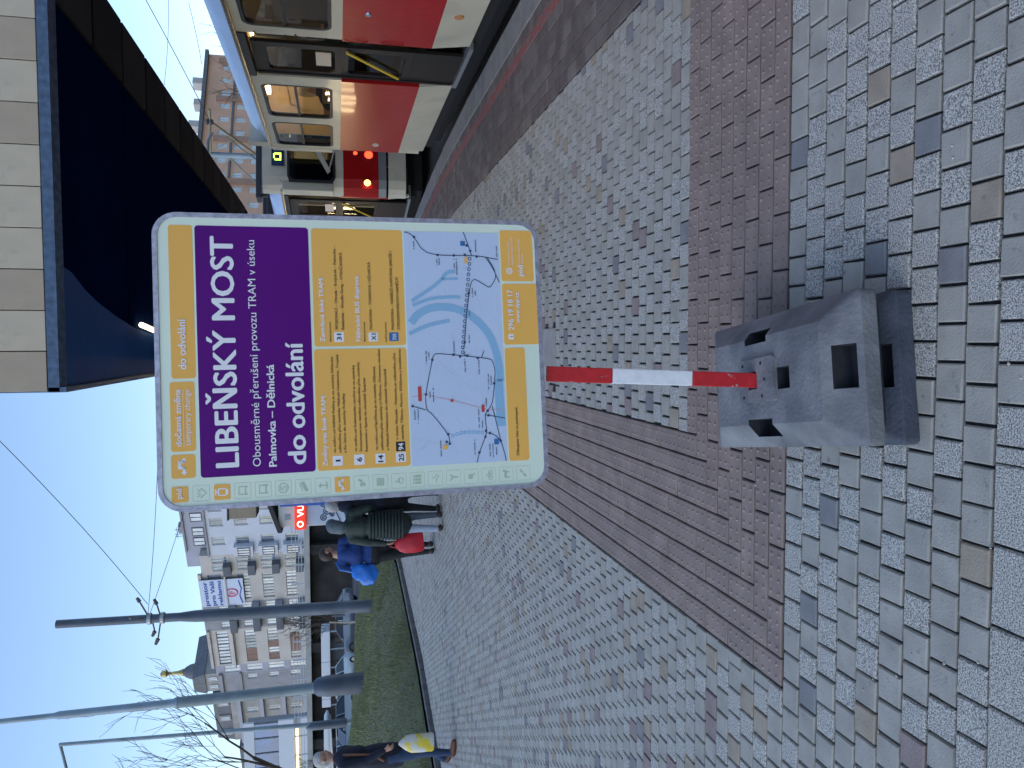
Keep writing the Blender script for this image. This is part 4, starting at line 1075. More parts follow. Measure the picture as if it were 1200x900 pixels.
# lighter blue cheek on the left with its curved edge, and the lamp along it
cur = [(0.70,0.10),(0.62,0.22),(0.54,0.45),(0.48,0.70),(0.41,1.10),(0.34,1.6),(0.29,2.3),(0.27,3.2),(0.26,4.4)]
poly = [(0.002,0.08),(0.64,0.08)] + cur[1:] + [(0.002,4.4)]
g = MB(); g.prism(poly, 'z', 2.972, 2.996); g.build("blue_cheek", M("canopy_blue_light"), sh)
l = MB(); l.tube([(0.37,1.75,2.965),(0.325,2.3,2.965),(0.30,3.4,2.965)], 0.02, 8); l.build("lamp_strip", M("canopy_lamp"), sh)
# column and bench hidden behind the board in the photograph
c = MB(); c.box(0.10, 0.32, 2.2, 2.5, 0.0, 2.97, b=0.02); c.build("column", M("canopy_blue"), sh)
c = MB(); c.box(0.02, 0.26, 7.9, 8.2, 0.0, 2.99, b=0.02); c.build("column", M("canopy_blue"), sh)
# added unseen light box with glowing strips, shaped for golden reflections on the tram
tc_ = thing("reflection_light", "added glowing strips unseen behind the notice board, reflected in the red tram side", "added light", (-0.38, 21.2, 0))
c = MB(); c.box(-0.55, 0.55, -0.08, 0.08, 0.25, 2.15, b=0.02); c.box(-0.5,-0.42,-0.05,0.05,0,0.25); c.box(0.42,0.5,-0.05,0.05,0,0.25); c.build("case", M("tram_black"), tc_)
mat("reflection_glow", (1,0.85,0.6), 0.5, emit=(1.0,0.74,0.40), e_str=14.0)
for s in (-1, 1):
    
    for x in (-0.42, -0.25, -0.05, 0.10, 0.28): c = MB(); c.box(x, x+0.07, min(0.081*s,0.085*s), max(0.081*s,0.085*s), 0.95+0.2*abs(x), 1.75-0.4*abs(x+.1)); c.build("reflection_strip", M("reflection_glow"), tc_)
# ================================================================== people
def figure(name, caps, mats, parent=None, voxel=0.013, smooth=4):
    """one continuous body: tapered capsules fused by a voxel remesh; each face takes the material of its nearest capsule"""
    bm = bmesh.new()
    for p0, p1, r0, r1, mi in caps:
        p0, p1 = Vector(p0), Vector(p1); d = p1-p0
        for p, r in ((p0, r0), (p1, r1)): bmesh.ops.create_icosphere(bm, subdivisions=2, radius=r, matrix=Matrix.Translation(p))
        if d.length > 1e-4:
            bmesh.ops.create_cone(bm, cap_ends=True, segments=14, radius1=r0, radius2=r1, depth=d.length,
                                  matrix=Matrix.Translation((p0+p1)/2) @ d.to_track_quat('Z', 'Y').to_matrix().to_4x4())
    me = bpy.data.meshes.new(name); bm.to_mesh(me); bm.free()
    o = bpy.data.objects.new(name, me); COL.objects.link(o)
    rm = o.modifiers.new("r", 'REMESH'); rm.mode = 'VOXEL'; rm.voxel_size = voxel
    sm = o.modifiers.new("s", 'SMOOTH'); sm.iterations = smooth; sm.factor = 0.5
    dg = bpy.context.evaluated_depsgraph_get(); me2 = bpy.data.meshes.new_from_object(o.evaluated_get(dg))
    o.modifiers.clear(); o.data = me2
    n = len(me2.polygons); cen = np.zeros(n*3); me2.polygons.foreach_get("center", cen); cen = cen.reshape(-1, 3)
    best = np.full(n, 1e9); mi_ = np.zeros(n, dtype=np.int32)
    for p0, p1, r0, r1, mi in caps:
        a, b = np.array(p0, float), np.array(p1, float); d = b-a; L2_ = max(1e-9, d@d)
        t = np.clip(((cen-a)@d)/L2_, 0, 1); dist = np.linalg.norm(cen-(a+t[:,None]*d), axis=1) - (r0+(r1-r0)*t)
        k = dist < best; best[k] = dist[k]; mi_[k] = mi
    me2.materials.clear()
    for m in mats: me2.materials.append(M(m))
    me2.polygons.foreach_set("material_index", mi_); me2.polygons.foreach_set("use_smooth", [True]*n); me2.update()
    if parent is not None: o.parent = parent
    return o
mat("skin", (0.42,0.24,0.17), 0.55, n_scale=20, n_amt=0.08)
mat("hair_brown", (0.05,0.03,0.02), 0.6, n_scale=60, n_amt=0.4)
mat("hair_grey", (0.42,0.41,0.40), 0.6, n_scale=60, n_amt=0.2)
mat("hoodie_blue", (0.012,0.045,0.19), 0.85, n_scale=30, n_amt=0.12, bump=0.5, b_scale=14)
mat("trousers_black", (0.010,0.010,0.013), 0.85, n_scale=30, n_amt=0.2, bump=0.4, b_scale=16)
mat("coat_green", (0.016,0.032,0.030), 0.7, n_scale=12, n_amt=0.25, bump=0.5, b_scale=22)
mat("coat_navy", (0.010,0.014,0.030), 0.8, n_scale=12, n_amt=0.2, bump=0.5, b_scale=14)
mat("hood_grey", (0.10,0.13,0.15), 0.85, n_scale=20, n_amt=0.2)
mat("jeans_grey", (0.07,0.09,0.12), 0.85, n_scale=30, n_amt=0.2, bump=0.4, b_scale=20)
mat("jeans_pale", (0.30,0.36,0.46), 0.85, n_scale=30, n_amt=0.15, bump=0.4, b_scale=20)
mat("jeans_blue", (0.03,0.055,0.12), 0.85, n_scale=30, n_amt=0.2, bump=0.4, b_scale=18)
mat("shoe_dark", (0.04,0.035,0.03), 0.6)
mat("shoe_brown", (0.13,0.05,0.025), 0.5)
mat("bag_red", (0.50,0.012,0.03), 0.45, n_scale=9, n_amt=0.2, bump=0.5, b_scale=12)
mat("bag_blue", (0.02,0.17,0.62), 0.35, n_scale=9, n_amt=0.25, bump=0.8, b_scale=12)
mat("bag_yellow", (0.75,0.60,0.05), 0.4, n_scale=7, color2=(0.62,0.62,0.60), bump=0.5, b_scale=12, contrast=(0.45,0.55))
mat("strap_brown", (0.16,0.06,0.03), 0.6)
mat("jacket_grey", (0.14,0.15,0.16), 0.8, n_scale=10, n_amt=0.2, bump=0.5, b_scale=14)
mat("fur_pale", (0.62,0.52,0.38), 0.9, n_scale=50, n_amt=0.3, bump=1.0, b_scale=60)

def hand(o, d, palm, mi, curl=0.5):
    """palm, four fingers of unequal length bending at the knuckle, and a thumb off the side of the palm"""
    o, d, palm = Vector(o), Vector(d).normalized(), Vector(palm).normalized(); s = d.cross(palm).normalized(); c = []
    e = o + d*0.085
    for k in (-1, 0, 1): c.append((tuple(o + s*0.016*k), tuple(e + s*0.024*k), 0.016, 0.014, mi))
    for k, l in zip((-1.5,-0.5,0.5,1.5), (0.062,0.076,0.080,0.070)):
        a = e + s*0.0185*k; m1 = a + (d*(1-curl*0.4) + palm*curl*0.6).normalized()*l*0.5; m2 = m1 + (d*(1-curl) + palm*curl).normalized()*l*0.5
        c += [(tuple(a), tuple(m1), 0.0095, 0.009, mi), (tuple(m1), tuple(m2), 0.009, 0.0075, mi)]
    a = o + d*0.025 + s*0.032; m1 = a + (d + s*0.9 + palm*.3).normalized()*0.035; m2 = m1 + (d + s*0.1 + palm*.5).normalized()*0.03
    return c + [(tuple(a), tuple(m1), 0.012, 0.010, mi), (tuple(m1), tuple(m2), 0.010, 0.008, mi)]
def head(c, fwd, hair=1, skin=0, r=0.083, hood=None):
    """skull, jaw, nose, brow, lips, ears, eye hollows"""
    c = Vector(c); f = Vector(fwd).normalized(); u = Vector((0,0,1)); f = (f-u*f.dot(u)*0.0).normalized(); s = f.cross(u).normalized()
    P = lambda a, b, d: tuple(c + f*a + s*b + u*d)
    L = [(P(-0.012,0,0.028), P(0.008,0,0.018), r, r*0.97, skin), (P(0.025,0,-0.045), P(0.040,0,-0.075), 0.055, 0.038, skin),
         (P(0.088,0,0.005), P(0.108,0,-0.022), 0.009, 0.014, skin), (P(0.082,-0.02,-0.052), P(0.082,0.02,-0.052), 0.011, 0.011, skin),
         (P(0.078,-0.032,0.026), P(0.078,0.032,0.026), 0.012, 0.012, skin),
         (P(0.0,-0.085,0.0), P(-0.005,-0.088,-0.03), 0.014, 0.010, skin), (P(0.0,0.085,0.0), P(-0.005,0.088,-0.03), 0.014, 0.010, skin),
         (P(-0.01,0,-0.06), P(-0.03,0,-0.17), 0.056, 0.062, skin)]
    if hood is None:
        L += [(P(-0.030,0,0.045), P(0.012,0,0.062), r*1.06, r*0.95, hair), (P(-0.045,0,-0.02), P(-0.045,0,0.03), r*0.93, r*1.0, hair)]
    else:
        L += [(P(-0.035,0,0.03), P(0.02,0,0.055), r*1.28, r*1.15, hood), (P(-0.06,0,-0.07), P(-0.03,0,0.0), r*1.25, r*1.30, hood)]
    return L
# all figures below stand at their own origin, x to the right, y away from the viewer
# --- man in blue sweatshirt, walking away, leaning a little, blue bag slung on the left shoulder
def person(label, loc, rz, caps, mats, voxel=0.013, group=None):
    t = thing("person", label, "person", loc, rz, group); figure("body", caps, mats, t, voxel); return t
c = head((0.04,0.02,1.74), (0.9,0.45,-.05), 1, 0)
c += [((0.02,0.0,1.47),(0.02,0.0,1.30),0.125,0.155,2), ((-0.10,0,1.50),(0.14,0,1.50),0.085,0.085,2), ((-0.07,0,1.28),(0.10,0,1.28),0.125,0.125,2), ((-0.06,0.01,1.05),(0.10,0.01,1.05),0.125,0.125,2),
      ((-0.19,0,1.50),(-0.27,0.03,1.24),0.070,0.060,2), ((-0.27,0.03,1.24),(-0.20,0.20,1.06),0.056,0.042,2), ((0.22,0,1.50),(0.28,0.02,1.22),0.070,0.058,2), ((0.28,0.02,1.22),(0.26,0.14,0.98),0.054,0.042,2),
      ((-0.07,0,0.98),(0.10,0,0.98),0.128,0.128,3), ((0.09,0,0.92),(0.11,0.10,0.50),0.098,0.066,3), ((0.11,0.10,0.50),(0.10,-0.02,0.09),0.064,0.044,3),
      ((-0.06,0,0.92),(-0.02,-0.08,0.50),0.098,0.066,3), ((-0.02,-0.08,0.50),(0.02,-0.26,0.12),0.064,0.044,3),
      ((0.10,-0.04,0.055),(0.10,0.14,0.035),0.048,0.038,4), ((0.02,-0.28,0.07),(0.02,-0.10,0.035),0.046,0.036,4)]
c += hand((-0.19,0.22,1.03), (0.1,0.3,-1), (1,0.1,0), 0) + hand((0.26,0.15,0.95), (0,0.15,-1), (-1,0,0), 0)
man = person("man in a royal blue sweatshirt walking away with a bright blue bag on his shoulder", (-3.45, 13.0, 0), R(6), c, ["skin","hair_brown","hoodie_blue","trousers_black","shoe_dark"])
b = MB()
def sack(mb, prof, c=(0,0,0), n=18, sy=0.5, wob=0.06, seed=1):
    rr = random.Random(seed); ph = [rr.uniform(0,6.28) for _ in range(6)]; o = len(mb.v)
    for i, (r, z) in enumerate(prof):
        for k in range(n):
            t = 2*math.pi*k/n; w = 1 + wob*math.sin(3*t+ph[0]+z*9) + wob*.7*math.sin(5*t+ph[1]-z*14) + wob*.5*math.sin(2*t+ph[2]+z*23)
            mb.v.append((c[0]+r*w*math.cos(t), c[1]+r*w*sy*math.sin(t), c[2]+z))
    for i in range(len(prof)-1):
        for k in range(n): a = o+i*n+k; b_ = o+i*n+(k+1)%n; mb.f.append((a,b_,b_+n,a+n)); mb.m.append(0)
    mb.f.append(tuple(o+k for k in range(n))[::-1]); mb.m.append(0); mb.f.append(tuple(o+(len(prof)-1)*n+k for k in range(n))); mb.m.append(0)
bag = MB(); sack(bag, [(0.08,0),(0.15,0.02),(0.18,0.10),(0.205,0.17),(0.17,0.26),(0.185,0.33),(0.13,0.42),(0.07,0.47),(0.05,0.52)], sy=0.62, wob=0.12)
bg = tag(bag.build("shoulder_bag", M("bag_blue"), None, smooth=True), "bright blue sack hanging at the back of the man in the blue sweatshirt", "bag")
bg.location = (-3.84, 12.86, 0.96); bg.rotation_euler = (R(-8), R(28), R(10)); bg.scale = (0.82, 0.8, 0.9)
st = MB(); st.tube([(-3.70,12.86,1.34),(-3.65,12.86,1.54),(-3.57,13.0,1.60),(-3.52,13.14,1.48)], 0.016, 6); o = st.build("strap", M("bag_blue"), None); o.parent = bg; o.matrix_parent_inverse = Matrix.LocRotScale(bg.location, bg.rotation_euler, bg.scale).inverted()

# --- woman in dark green puffer coat with raised hood, pale jeans, red bag at her left
c = head((0.03,0.0,1.60), (0.5,0.85,0), 1, 0, 0.080, hood=4)
c += [((0,0,1.38),(0,0,1.20),0.13,0.155,2), ((-0.11,0,1.37),(0.12,0,1.37),0.085,0.085,2), ((0,0.0,1.08),(0,0.0,0.92),0.160,0.185,2), ((0,0.0,0.80),(0.0,0,0.66),0.19,0.20,2),
      ((-0.18,0,1.36),(-0.24,-0.02,1.12),0.078,0.068,2), ((-0.24,-0.02,1.12),(-0.27,-0.04,0.88),0.064,0.046,2), ((0.19,0,1.36),(0.26,0.02,1.12),0.078,0.066,2), ((0.26,0.02,1.12),(0.22,0.18,0.98),0.062,0.046,2),
      ((0.08,0,0.70),(0.10,0.06,0.42),0.085,0.062,3), ((0.10,0.06,0.42),(0.11,0.02,0.09),0.060,0.042,3), ((-0.08,0,0.70),(-0.07,-0.04,0.42),0.085,0.066,5), ((-0.07,-0.04,0.42),(-0.08,-0.10,0.10),0.064,0.050,5),
      ((0.11,-0.02,0.05),(0.13,0.14,0.035),0.044,0.034,6), ((-0.08,-0.12,0.055),(-0.07,0.04,0.035),0.046,0.036,6)]
c += hand((-0.275,-0.045,0.85), (0,0,-1), (1,0,0), 0, 0.9) + hand((0.22,0.20,0.96), (0,0.6,-0.8), (-1,0,0), 0)
woman = person("woman in a dark green quilted coat with the hood up, holding a red bag", (-2.72, 11.85, 0), R(4), c, ["skin","hair_brown","coat_green","jeans_grey","hood_grey","jeans_pale","shoe_dark"])
q = MB()
for k in range(11):
    z = 0.62 + 0.048*k; r = 0.212 - 0.035*max(0, (z-0.8))/0.4
    ring = [(r*1.0*math.cos(t*R(15)), r*0.98*math.sin(t*R(15)), z) for t in range(25)]; q.tube(ring, 0.021, 6, cap=False)
q.build("quilting", M("coat_green"), woman, smooth=True)
bag = MB(); sack(bag, [(0.13,0),(0.155,0.03),(0.155,0.16),(0.14,0.30),(0.10,0.38),(0.03,0.43)], sy=0.45, wob=0.04, seed=4)
bg = tag(bag.build("carrier_bag", M("bag_red"), None, smooth=True), "glossy red bag hanging from the hand of the woman in the green coat", "bag"); bg.location = (-2.985, 11.79, 0.30); bg.rotation_euler = (0, R(-4), R(12))
st = MB(); st.tube([(-0.05,0,0.40),(-0.03,0,0.48),(0.0,0,0.515),(0.03,0,0.48),(0.05,0,0.40)], 0.008, 6); o = st.build("handle", M("bag_red"), None); o.parent = bg

# --- third person mostly hidden by the board: navy hooded jacket, fair face
c = head((0,0,1.62), (0.6,0.8,0), 1, 0, 0.080)
c += [((0,0,1.40),(0,0,1.20),0.13,0.15,2), ((-0.11,0,1.39),(0.12,0,1.39),0.088,0.088,2), ((0,0,1.08),(0,0,0.90),0.155,0.17,2), ((0,-0.05,1.46),(0,-0.09,1.40),0.11,0.10,2),
      ((-0.19,0,1.38),(-0.25,0,1.12),0.078,0.066,2), ((-0.25,0,1.12),(-0.22,0.14,0.92),0.062,0.046,2), ((0.19,0,1.38),(0.25,0,1.12),0.078,0.066,2), ((0.25,0,1.12),(0.24,0.1,0.90),0.062,0.046,2),
      ((0,0,0.86),(0,0,0.64),0.17,0.15,3), ((0.08,0,0.70),(0.10,0.08,0.42),0.082,0.06,3), ((0.10,0.08,0.42),(0.10,0.06,0.09),0.058,0.042,3), ((-0.08,0,0.70),(-0.08,-0.05,0.42),0.082,0.062,3), ((-0.08,-0.05,0.42),(-0.08,-0.16,0.10),0.06,0.044,3),
      ((0.10,0.03,0.05),(0.11,0.2,0.035),0.044,0.034,4), ((-0.08,-0.18,0.055),(-0.08,-0.03,0.035),0.044,0.034,4)]
c += hand((-0.22,0.15,0.89), (0,0.3,-1), (1,0,0), 0) + hand((0.24,0.11,0.87), (0,0.2,-1), (-1,0,0), 0)
person("person in a navy jacket half hidden behind the left edge of the notice board", (-2.44, 12.15, 0), R(-8), c, ["skin","hair_grey","coat_navy","trousers_black","shoe_dark"])

# --- grey-haired person at the left edge, stepping to the right, arm forward with a shopping bag
c = head((0.02,0.05,1.80), (1,0.15,-0.1), 1, 0)
c += [((0.02,0.0,1.54),(0.0,0.0,1.34),0.13,0.165,2), ((0.0,-0.12,1.53),(0.02,0.13,1.53),0.088,0.088,2), ((-0.02,0.0,1.20),(-0.02,0,0.98),0.165,0.175,2), ((-0.02,0,0.95),(-0.02,0,0.84),0.175,0.17,2),
      ((0.02,-0.19,1.52),(0.08,-0.22,1.26),0.076,0.064,2), ((0.08,-0.22,1.26),(0.19,-0.20,1.02),0.060,0.045,2), ((0.0,0.19,1.52),(-0.06,0.22,1.26),0.076,0.064,2), ((-0.06,0.22,1.26),(0.0,0.22,1.02),0.060,0.045,2),
      ((0.0,-0.08,0.92),(0.04,-0.09,0.50),0.098,0.068,3), ((0.04,-0.09,0.50),(-0.02,-0.09,0.10),0.066,0.046,3), ((-0.02,0.08,0.92),(0.10,0.08,0.52),0.098,0.068,3), ((0.10,0.08,0.52),(-0.22,0.08,0.16),0.066,0.046,3),
      ((-0.04,-0.09,0.055),(0.14,-0.09,0.038),0.048,0.038,4), ((-0.24,0.08,0.11),(-0.10,0.08,0.03),0.046,0.036,4)]
c += hand((0.20,-0.20,0.99), (0.3,0,-1), (0,1,0), 0, 0.8) + hand((0.0,0.22,0.98), (0.1,0,-1), (0,-1,0), 0)
left = person("grey-haired person in a long dark coat carrying a yellow and white bag", (-5.62, 10.62, 0), R(-6), c, ["skin","hair_grey","coat_navy","jeans_blue","shoe_brown"])
s = MB(); s.tube([(0.02,0.13,1.62),(0.10,-0.05,1.56),(0.16,-0.16,1.40),(0.15,-0.19,1.15),(0.05,-0.20,1.0)], 0.018, 6); s.build("bag_strap", M("strap_brown"), left)
bag = MB(); sack(bag, [(0.12,0),(0.145,0.03),(0.15,0.18),(0.145,0.34),(0.12,0.42),(0.05,0.50),(0.02,0.53)], sy=0.4, wob=0.05, seed=9)
bg = tag(bag.build("shopping_bag", M("bag_yellow"), None, smooth=True), "yellow and white plastic bag held by the grey-haired person", "bag"); bg.scale = (0.8,0.8,0.9); bg.location = (-5.40, 10.40, 0.33); bg.rotation_euler = (0, R(3), R(20))

# --- passengers seen through the tram windows
def passenger(label, loc, rz, coat, hair, hood=None, sit=True):
    c = head((0,0.02,0.78), (0,1,0), 1, 0, 0.082, hood=hood)
    c += [((0,0,0.56),(0,0,0.36),0.125,0.15,2), ((-0.12,0,0.55),(0.12,0,0.55),0.08,0.08,2), ((0,0,0.3),(0,0,0.12),0.15,0.15,2), ((-0.19,0,0.52),(-0.23,0.02,0.28),0.07,0.06,2), ((-0.23,0.02,0.28),(-0.12,0.22,0.20),0.056,0.045,2),
          ((0.19,0,0.52),(0.23,0.02,0.28),0.07,0.06,2), ((0.23,0.02,0.28),(0.12,0.22,0.20),0.056,0.045,2), ((-0.09,0,0.1),(-0.1,0.42,0.1),0.09,0.07,3), ((0.09,0,0.1),(0.1,0.42,0.1),0.09,0.07,3), ((-0.1,0.42,0.1),(-0.1,0.42,-0.3),0.065,0.05,3), ((0.1,0.42,0.1),(0.1,0.42,-0.3),0.065,0.05,3)]
    c += hand((-0.11,0.23,0.19), (0.5,0.8,0), (0,0,-1), 0) + hand((0.11,0.23,0.19), (-0.5,0.8,0), (0,0,-1), 0)
    return person(label, loc, rz, c, ["skin", hair, coat, "trousers_black", "fur_pale"], 0.016, "passengers sitting in the nearer tram")
passenger("tram passenger with a pale fur-edged hood looking out of the window", (3.42, 11.05, 1.10), R(150), "coat_navy", "hair_brown", hood=4)
passenger("tram passenger in a grey jacket by the last window of the nearer car", (3.40, 12.75, 1.08), R(10), "jacket_grey", "hair_grey")
passenger("tram passenger in dark clothes sitting by the window next to the open door", (3.42, 9.0, 1.08), R(180), "coat_green", "hair_brown")
passenger("tram passenger on the far side of the car under the warm lamps", (5.1, 11.4, 1.10), R(175), "bag_red", "hair_brown")
# ================================================================== masts, wires, kiosk, bridge, buildings, trees, cars
mat("mast_dark", (0.075,0.095,0.13), 0.5, metal=0.3, n_scale=2, n_amt=0.2, world_tex=True)
mat("mast_grey", (0.22,0.28,0.33), 0.5, metal=0.3, n_scale=2, n_amt=0.15, world_tex=True)
mat("wire", (0.03,0.03,0.035), 0.6)
mat("ceramic", (0.10,0.09,0.09), 0.4)
mast = thing("tram_mast", "dark steel mast with wire clamps standing on the grass, nearest the notice board", "mast", (-7.98, 24.0, 0.5))
m = MB(); m.lathe([(0.20,-0.3),(0.195,0.6),(0.19,0.62),(0.175,4.9),(0.165,5.2),(0.125,5.6),(0.115,8.85),(0.0,8.87)], (0,0,0), 20); o = m.build("pole", M("mast_dark"), mast, smooth=True); o.rotation_euler = (0, R(0.9), 0)
m = MB(); m.box(-0.19,-0.13,-0.22,-0.19,0.9,1.3,b=0.01); m.build("hatch", M("mast_dark"), mast)
for z in (6.0, 6.35):
    m = MB(); m.lathe([(0.15,z),(0.165,z+.02),(0.165,z+.1),(0.15,z+.12)], (0.10,0,0), 14); m.build("clamp_band", M("galvanised"), mast)
for a, z, l in ((R(40),6.4,0.75),(R(-150),6.35,0.5),(R(15),6.1,0.45),(R(170),6.1,0.6),(R(80),6.45,0.9)):
    m = MB(); x, y = 0.1+l*math.cos(a), -0.3*math.sin(a); m.tube([(0.1,0,z),(x,y,z+l*.35*math.sin(a)+.05)], 0.022, 6); m.tube([(x,y,z+l*.35*math.sin(a)+.05),(x+.16*math.cos(a),y,z+l*.35*math.sin(a)+.12)], [0.06,0.04], 8); m.build("insulator_arm", M("ceramic"), mast)
lamp2 = thing("street_lamp", "tall grey lamp mast with a thick wrapped foot on the grass bank", "street lamp", (-11.22, 26.0, 0.8))
m = MB(); m.lathe([(0.17,-0.3),(0.17,5.75),(0.19,5.8),(0.125,5.95),(0.12,9.2),(0.085,9.35),(0.075,11.6),(0,11.6)], (0,0,0), 20); o = m.build("pole", M("mast_grey"), lamp2, smooth=True); o.rotation_euler = (0, R(-0.7), 0)
m = MB(); m.lathe([(0.33,-0.2),(0.34,0.1),(0.335,1.2),(0.29,1.5),(0.19,1.62)], (0,0,0), 20); m.build("foot_sleeve", M("mast_dark"), lamp2, smooth=True)
m = MB(); m.tube([(-0.1,0,11.5),(-0.15,0,12.0),(-1.0,0,12.2)], 0.05, 8); m.box(-1.7,-0.9,-0.14,0.14,12.12,12.24,b=0.03); m.build("lamp_head", M("mast_grey"), lamp2)
lamp3 = thing("street_lamp", "slim farther lamp mast whose bent arm points left above the parked cars", "street lamp", (-19.25, 40.0, 0.4))
m = MB(); m.lathe([(0.13,-0.3),(0.12,2.6),(0.10,8.0),(0.085,14.2),(0,14.2)], (0,0,0), 16); o = m.build("pole", M("mast_grey"), lamp3, smooth=True); o.rotation_euler = (0, R(1.6), 0)
m = MB(); m.lathe([(0.21,0.9),(0.215,1.0),(0.21,2.6),(0.12,2.9)], (0,0,0), 16); m.build("foot_sleeve", M("mast_dark"), lamp3, smooth=True)
m = MB(); m.tube([(0.40,0,14.15),(-0.9,0,13.9),(-2.2,0,13.55)], 0.07, 8); m.box(-3.0,-2.1,-0.15,0.15,13.35,13.5,b=0.03); m.build("lamp_arm", M("mast_grey"), lamp3)
def wire(label, a, b, sag=0.3, r=0.012, group=None):
    a, b = Vector(a), Vector(b); pts = []
    for k in range(17):
        t = k/16; p = a.lerp(b, t); p.z -= sag*4*t*(1-t); pts.append(p)
    mb = MB(); mb.tube(pts, r, 5); return tag(mb.build("overhead_wire", M("wire")), label, "wire", group)
wire("overhead wire running from the dark mast up past the top of the notice board", (-7.45,24,6.95), (3.2,17.0,12.6), 0.4, 0.009)
wire("overhead wire from the dark mast to the board corner, upper of a pair", (-7.75,24,6.95), (1.5,26,6.9), 0.15, 0.008)
wire("overhead wire from the dark mast sloping behind the board, lower of a pair", (-7.75,24,6.90), (0.5,30,5.2), 0.15, 0.008)
wire("contact wire sloping down from the top right to the cantilever over the trams", (8.78,22,6.16), (5.77,22,4.66), 0.02, 0.010)
wire("thin upright hanger wire crossing the contact wire left of the tram roof", (9.05,21.9,5.6), (6.6,22.5,5.9), 0.05, 0.006)
wire("faint thin wire just above the nearer tram roof", (9.2,23,5.3), (7.6,23,5.0), 0.02, 0.007)
cm = thing("tram_mast", "pale slim mast with brassy cantilever arms behind the tram roofs", "mast", (5.3, 23.5, -0.3))
m = MB(); m.lathe([(0.09,0),(0.08,5.4),(0,5.4)], (0,0,0), 12); m.build("pole", M("mast_grey"), cm)
mat("brass_tube", (0.35,0.29,0.16), 0.4, metal=0.4)
m = MB(); m.tube([(0,0,5.2),(0.85,-1.4,5.0)], 0.035, 8); m.tube([(0.0,0,3.9),(0.5,-1.5,4.95)], 0.03, 8); m.tube([(-0.9,-1.0,5.15),(0.5,-1.5,4.98)], 0.02, 6); m.build("cantilever", M("brass_tube"), cm)
m = MB(); m.lathe([(0.05,0),(0.09,0.05),(0.05,0.1),(0.09,0.15),(0.05,0.2)], (0.5,-1.5,4.9), 10); m.build("insulator", M("ceramic"), cm)

# kiosk behind the people, at the board's left edge
mat("kiosk_white", (0.55,0.57,0.55), 0.6, n_scale=2, n_amt=0.06)
mat("kiosk_pale_blue", (0.42,0.50,0.62), 0.6, n_scale=2, n_amt=0.08)
mat("kiosk_roof", (0.03,0.03,0.035), 0.7)
mat("neon_red", (0.5,0.02,0.01), 0.4, emit=(1.0,0.04,0.01), e_str=0.32)
mat("neon_text", (1,0.6,0.5), 0.4, emit=(1.0,0.62,0.45), e_str=1.3)
mat("tan_box", (0.30,0.25,0.19), 0.8, n_scale=3, n_amt=0.1)
mat("ink_blue", (0.02,0.03,0.08), 0.6)
mat("kiosk_blue", (0.02,0.10,0.42), 0.5)
kx = -4.97
ki = thing("kiosk", "white kiosk with a lit red sign and black curled drawing, left of the notice board", "kiosk", (kx, 22.0, 0.0))
m = MB(); m.box(0.0, 1.7, 0.0, 1.8, 0.0, 3.15, b=0.02); m.build("wall", M("kiosk_white"), ki)
m = MB(); m.prism([(-0.12,3.05),(1.85,3.70),(1.85,3.85),(-0.12,3.16)], 'y', -0.15, 1.95); m.build("roof", M("kiosk_roof"), ki)
m = MB(); m.box(0.04, 1.66, -0.03, -0.003, 1.35, 2.40); m.build("panel", M("kiosk_pale_blue"), ki)
m = MB(); m.box(-0.06, 0.75, -0.16, -0.04, 2.42, 2.72, b=0.03); nb = m.build("lit_sign", M("neon_red"), ki)
m = MB(); put_text(m, "VU", 0.30, 0.62, 0.0, 0.17, 0.0, 1, plane=lambda x, y, z: (x, -0.166, 2.48+y), plane_flat=0.0008); circle_pts = [(0.10+0.09*math.cos(t*R(30)), 2.57+0.09*math.sin(t*R(30))) for t in range(12)]; ci = [(0.10+0.055*math.cos(t*R(30)), 2.57+0.055*math.sin(t*R(30))) for t in range(12)]; m.ring(circle_pts, ci, 'y', -0.168, -0.162); m.build("lettering", M("neon_text"), nb, fix=False)
m = MB()
for cx, cz, r in ((0.22,1.95,0.10),(0.40,1.85,0.12),(0.60,1.95,0.10),(0.30,1.72,0.07),(0.52,1.70,0.08)):
    m.tube([(cx+r*(1-t/30)*math.cos(t*0.42), -0.04, cz+r*(1-t/30)*math.sin(t*0.42)) for t in range(26)], 0.012, 5)
m.tube([(0.1,-0.04,1.5),(0.35,-0.04,1.62),(0.7,-0.04,1.5)], 0.012, 5); m.build("curled_drawing", M("ink_blue"), ki)
m = MB(); m.box(0.20,0.34,-0.02,-0.002,2.84,2.98); m.build("vent", M("mast_grey"), ki)
m = MB(); m.box(0.60,1.4,-0.18,-0.045,1.3,3.1,b=0.01); m.build("blue_pillar", M("kiosk_blue"), ki)
tbx = thing("roof_box", "tan cabinet standing above the kiosk roof at the board's edge", "cabinet", (kx+0.25, 22.3, 3.75))
m = MB(); m.box(-0.02, 0.9, 0, 0.8, 0.0, 0.72, b=0.02); m.build("cabinet", M("tan_box"), tbx)
m = MB(); m.box(-0.05, 0.93, -0.03, 0.83, 0.722, 0.76); m.build("lid", M("kiosk_roof"), tbx)

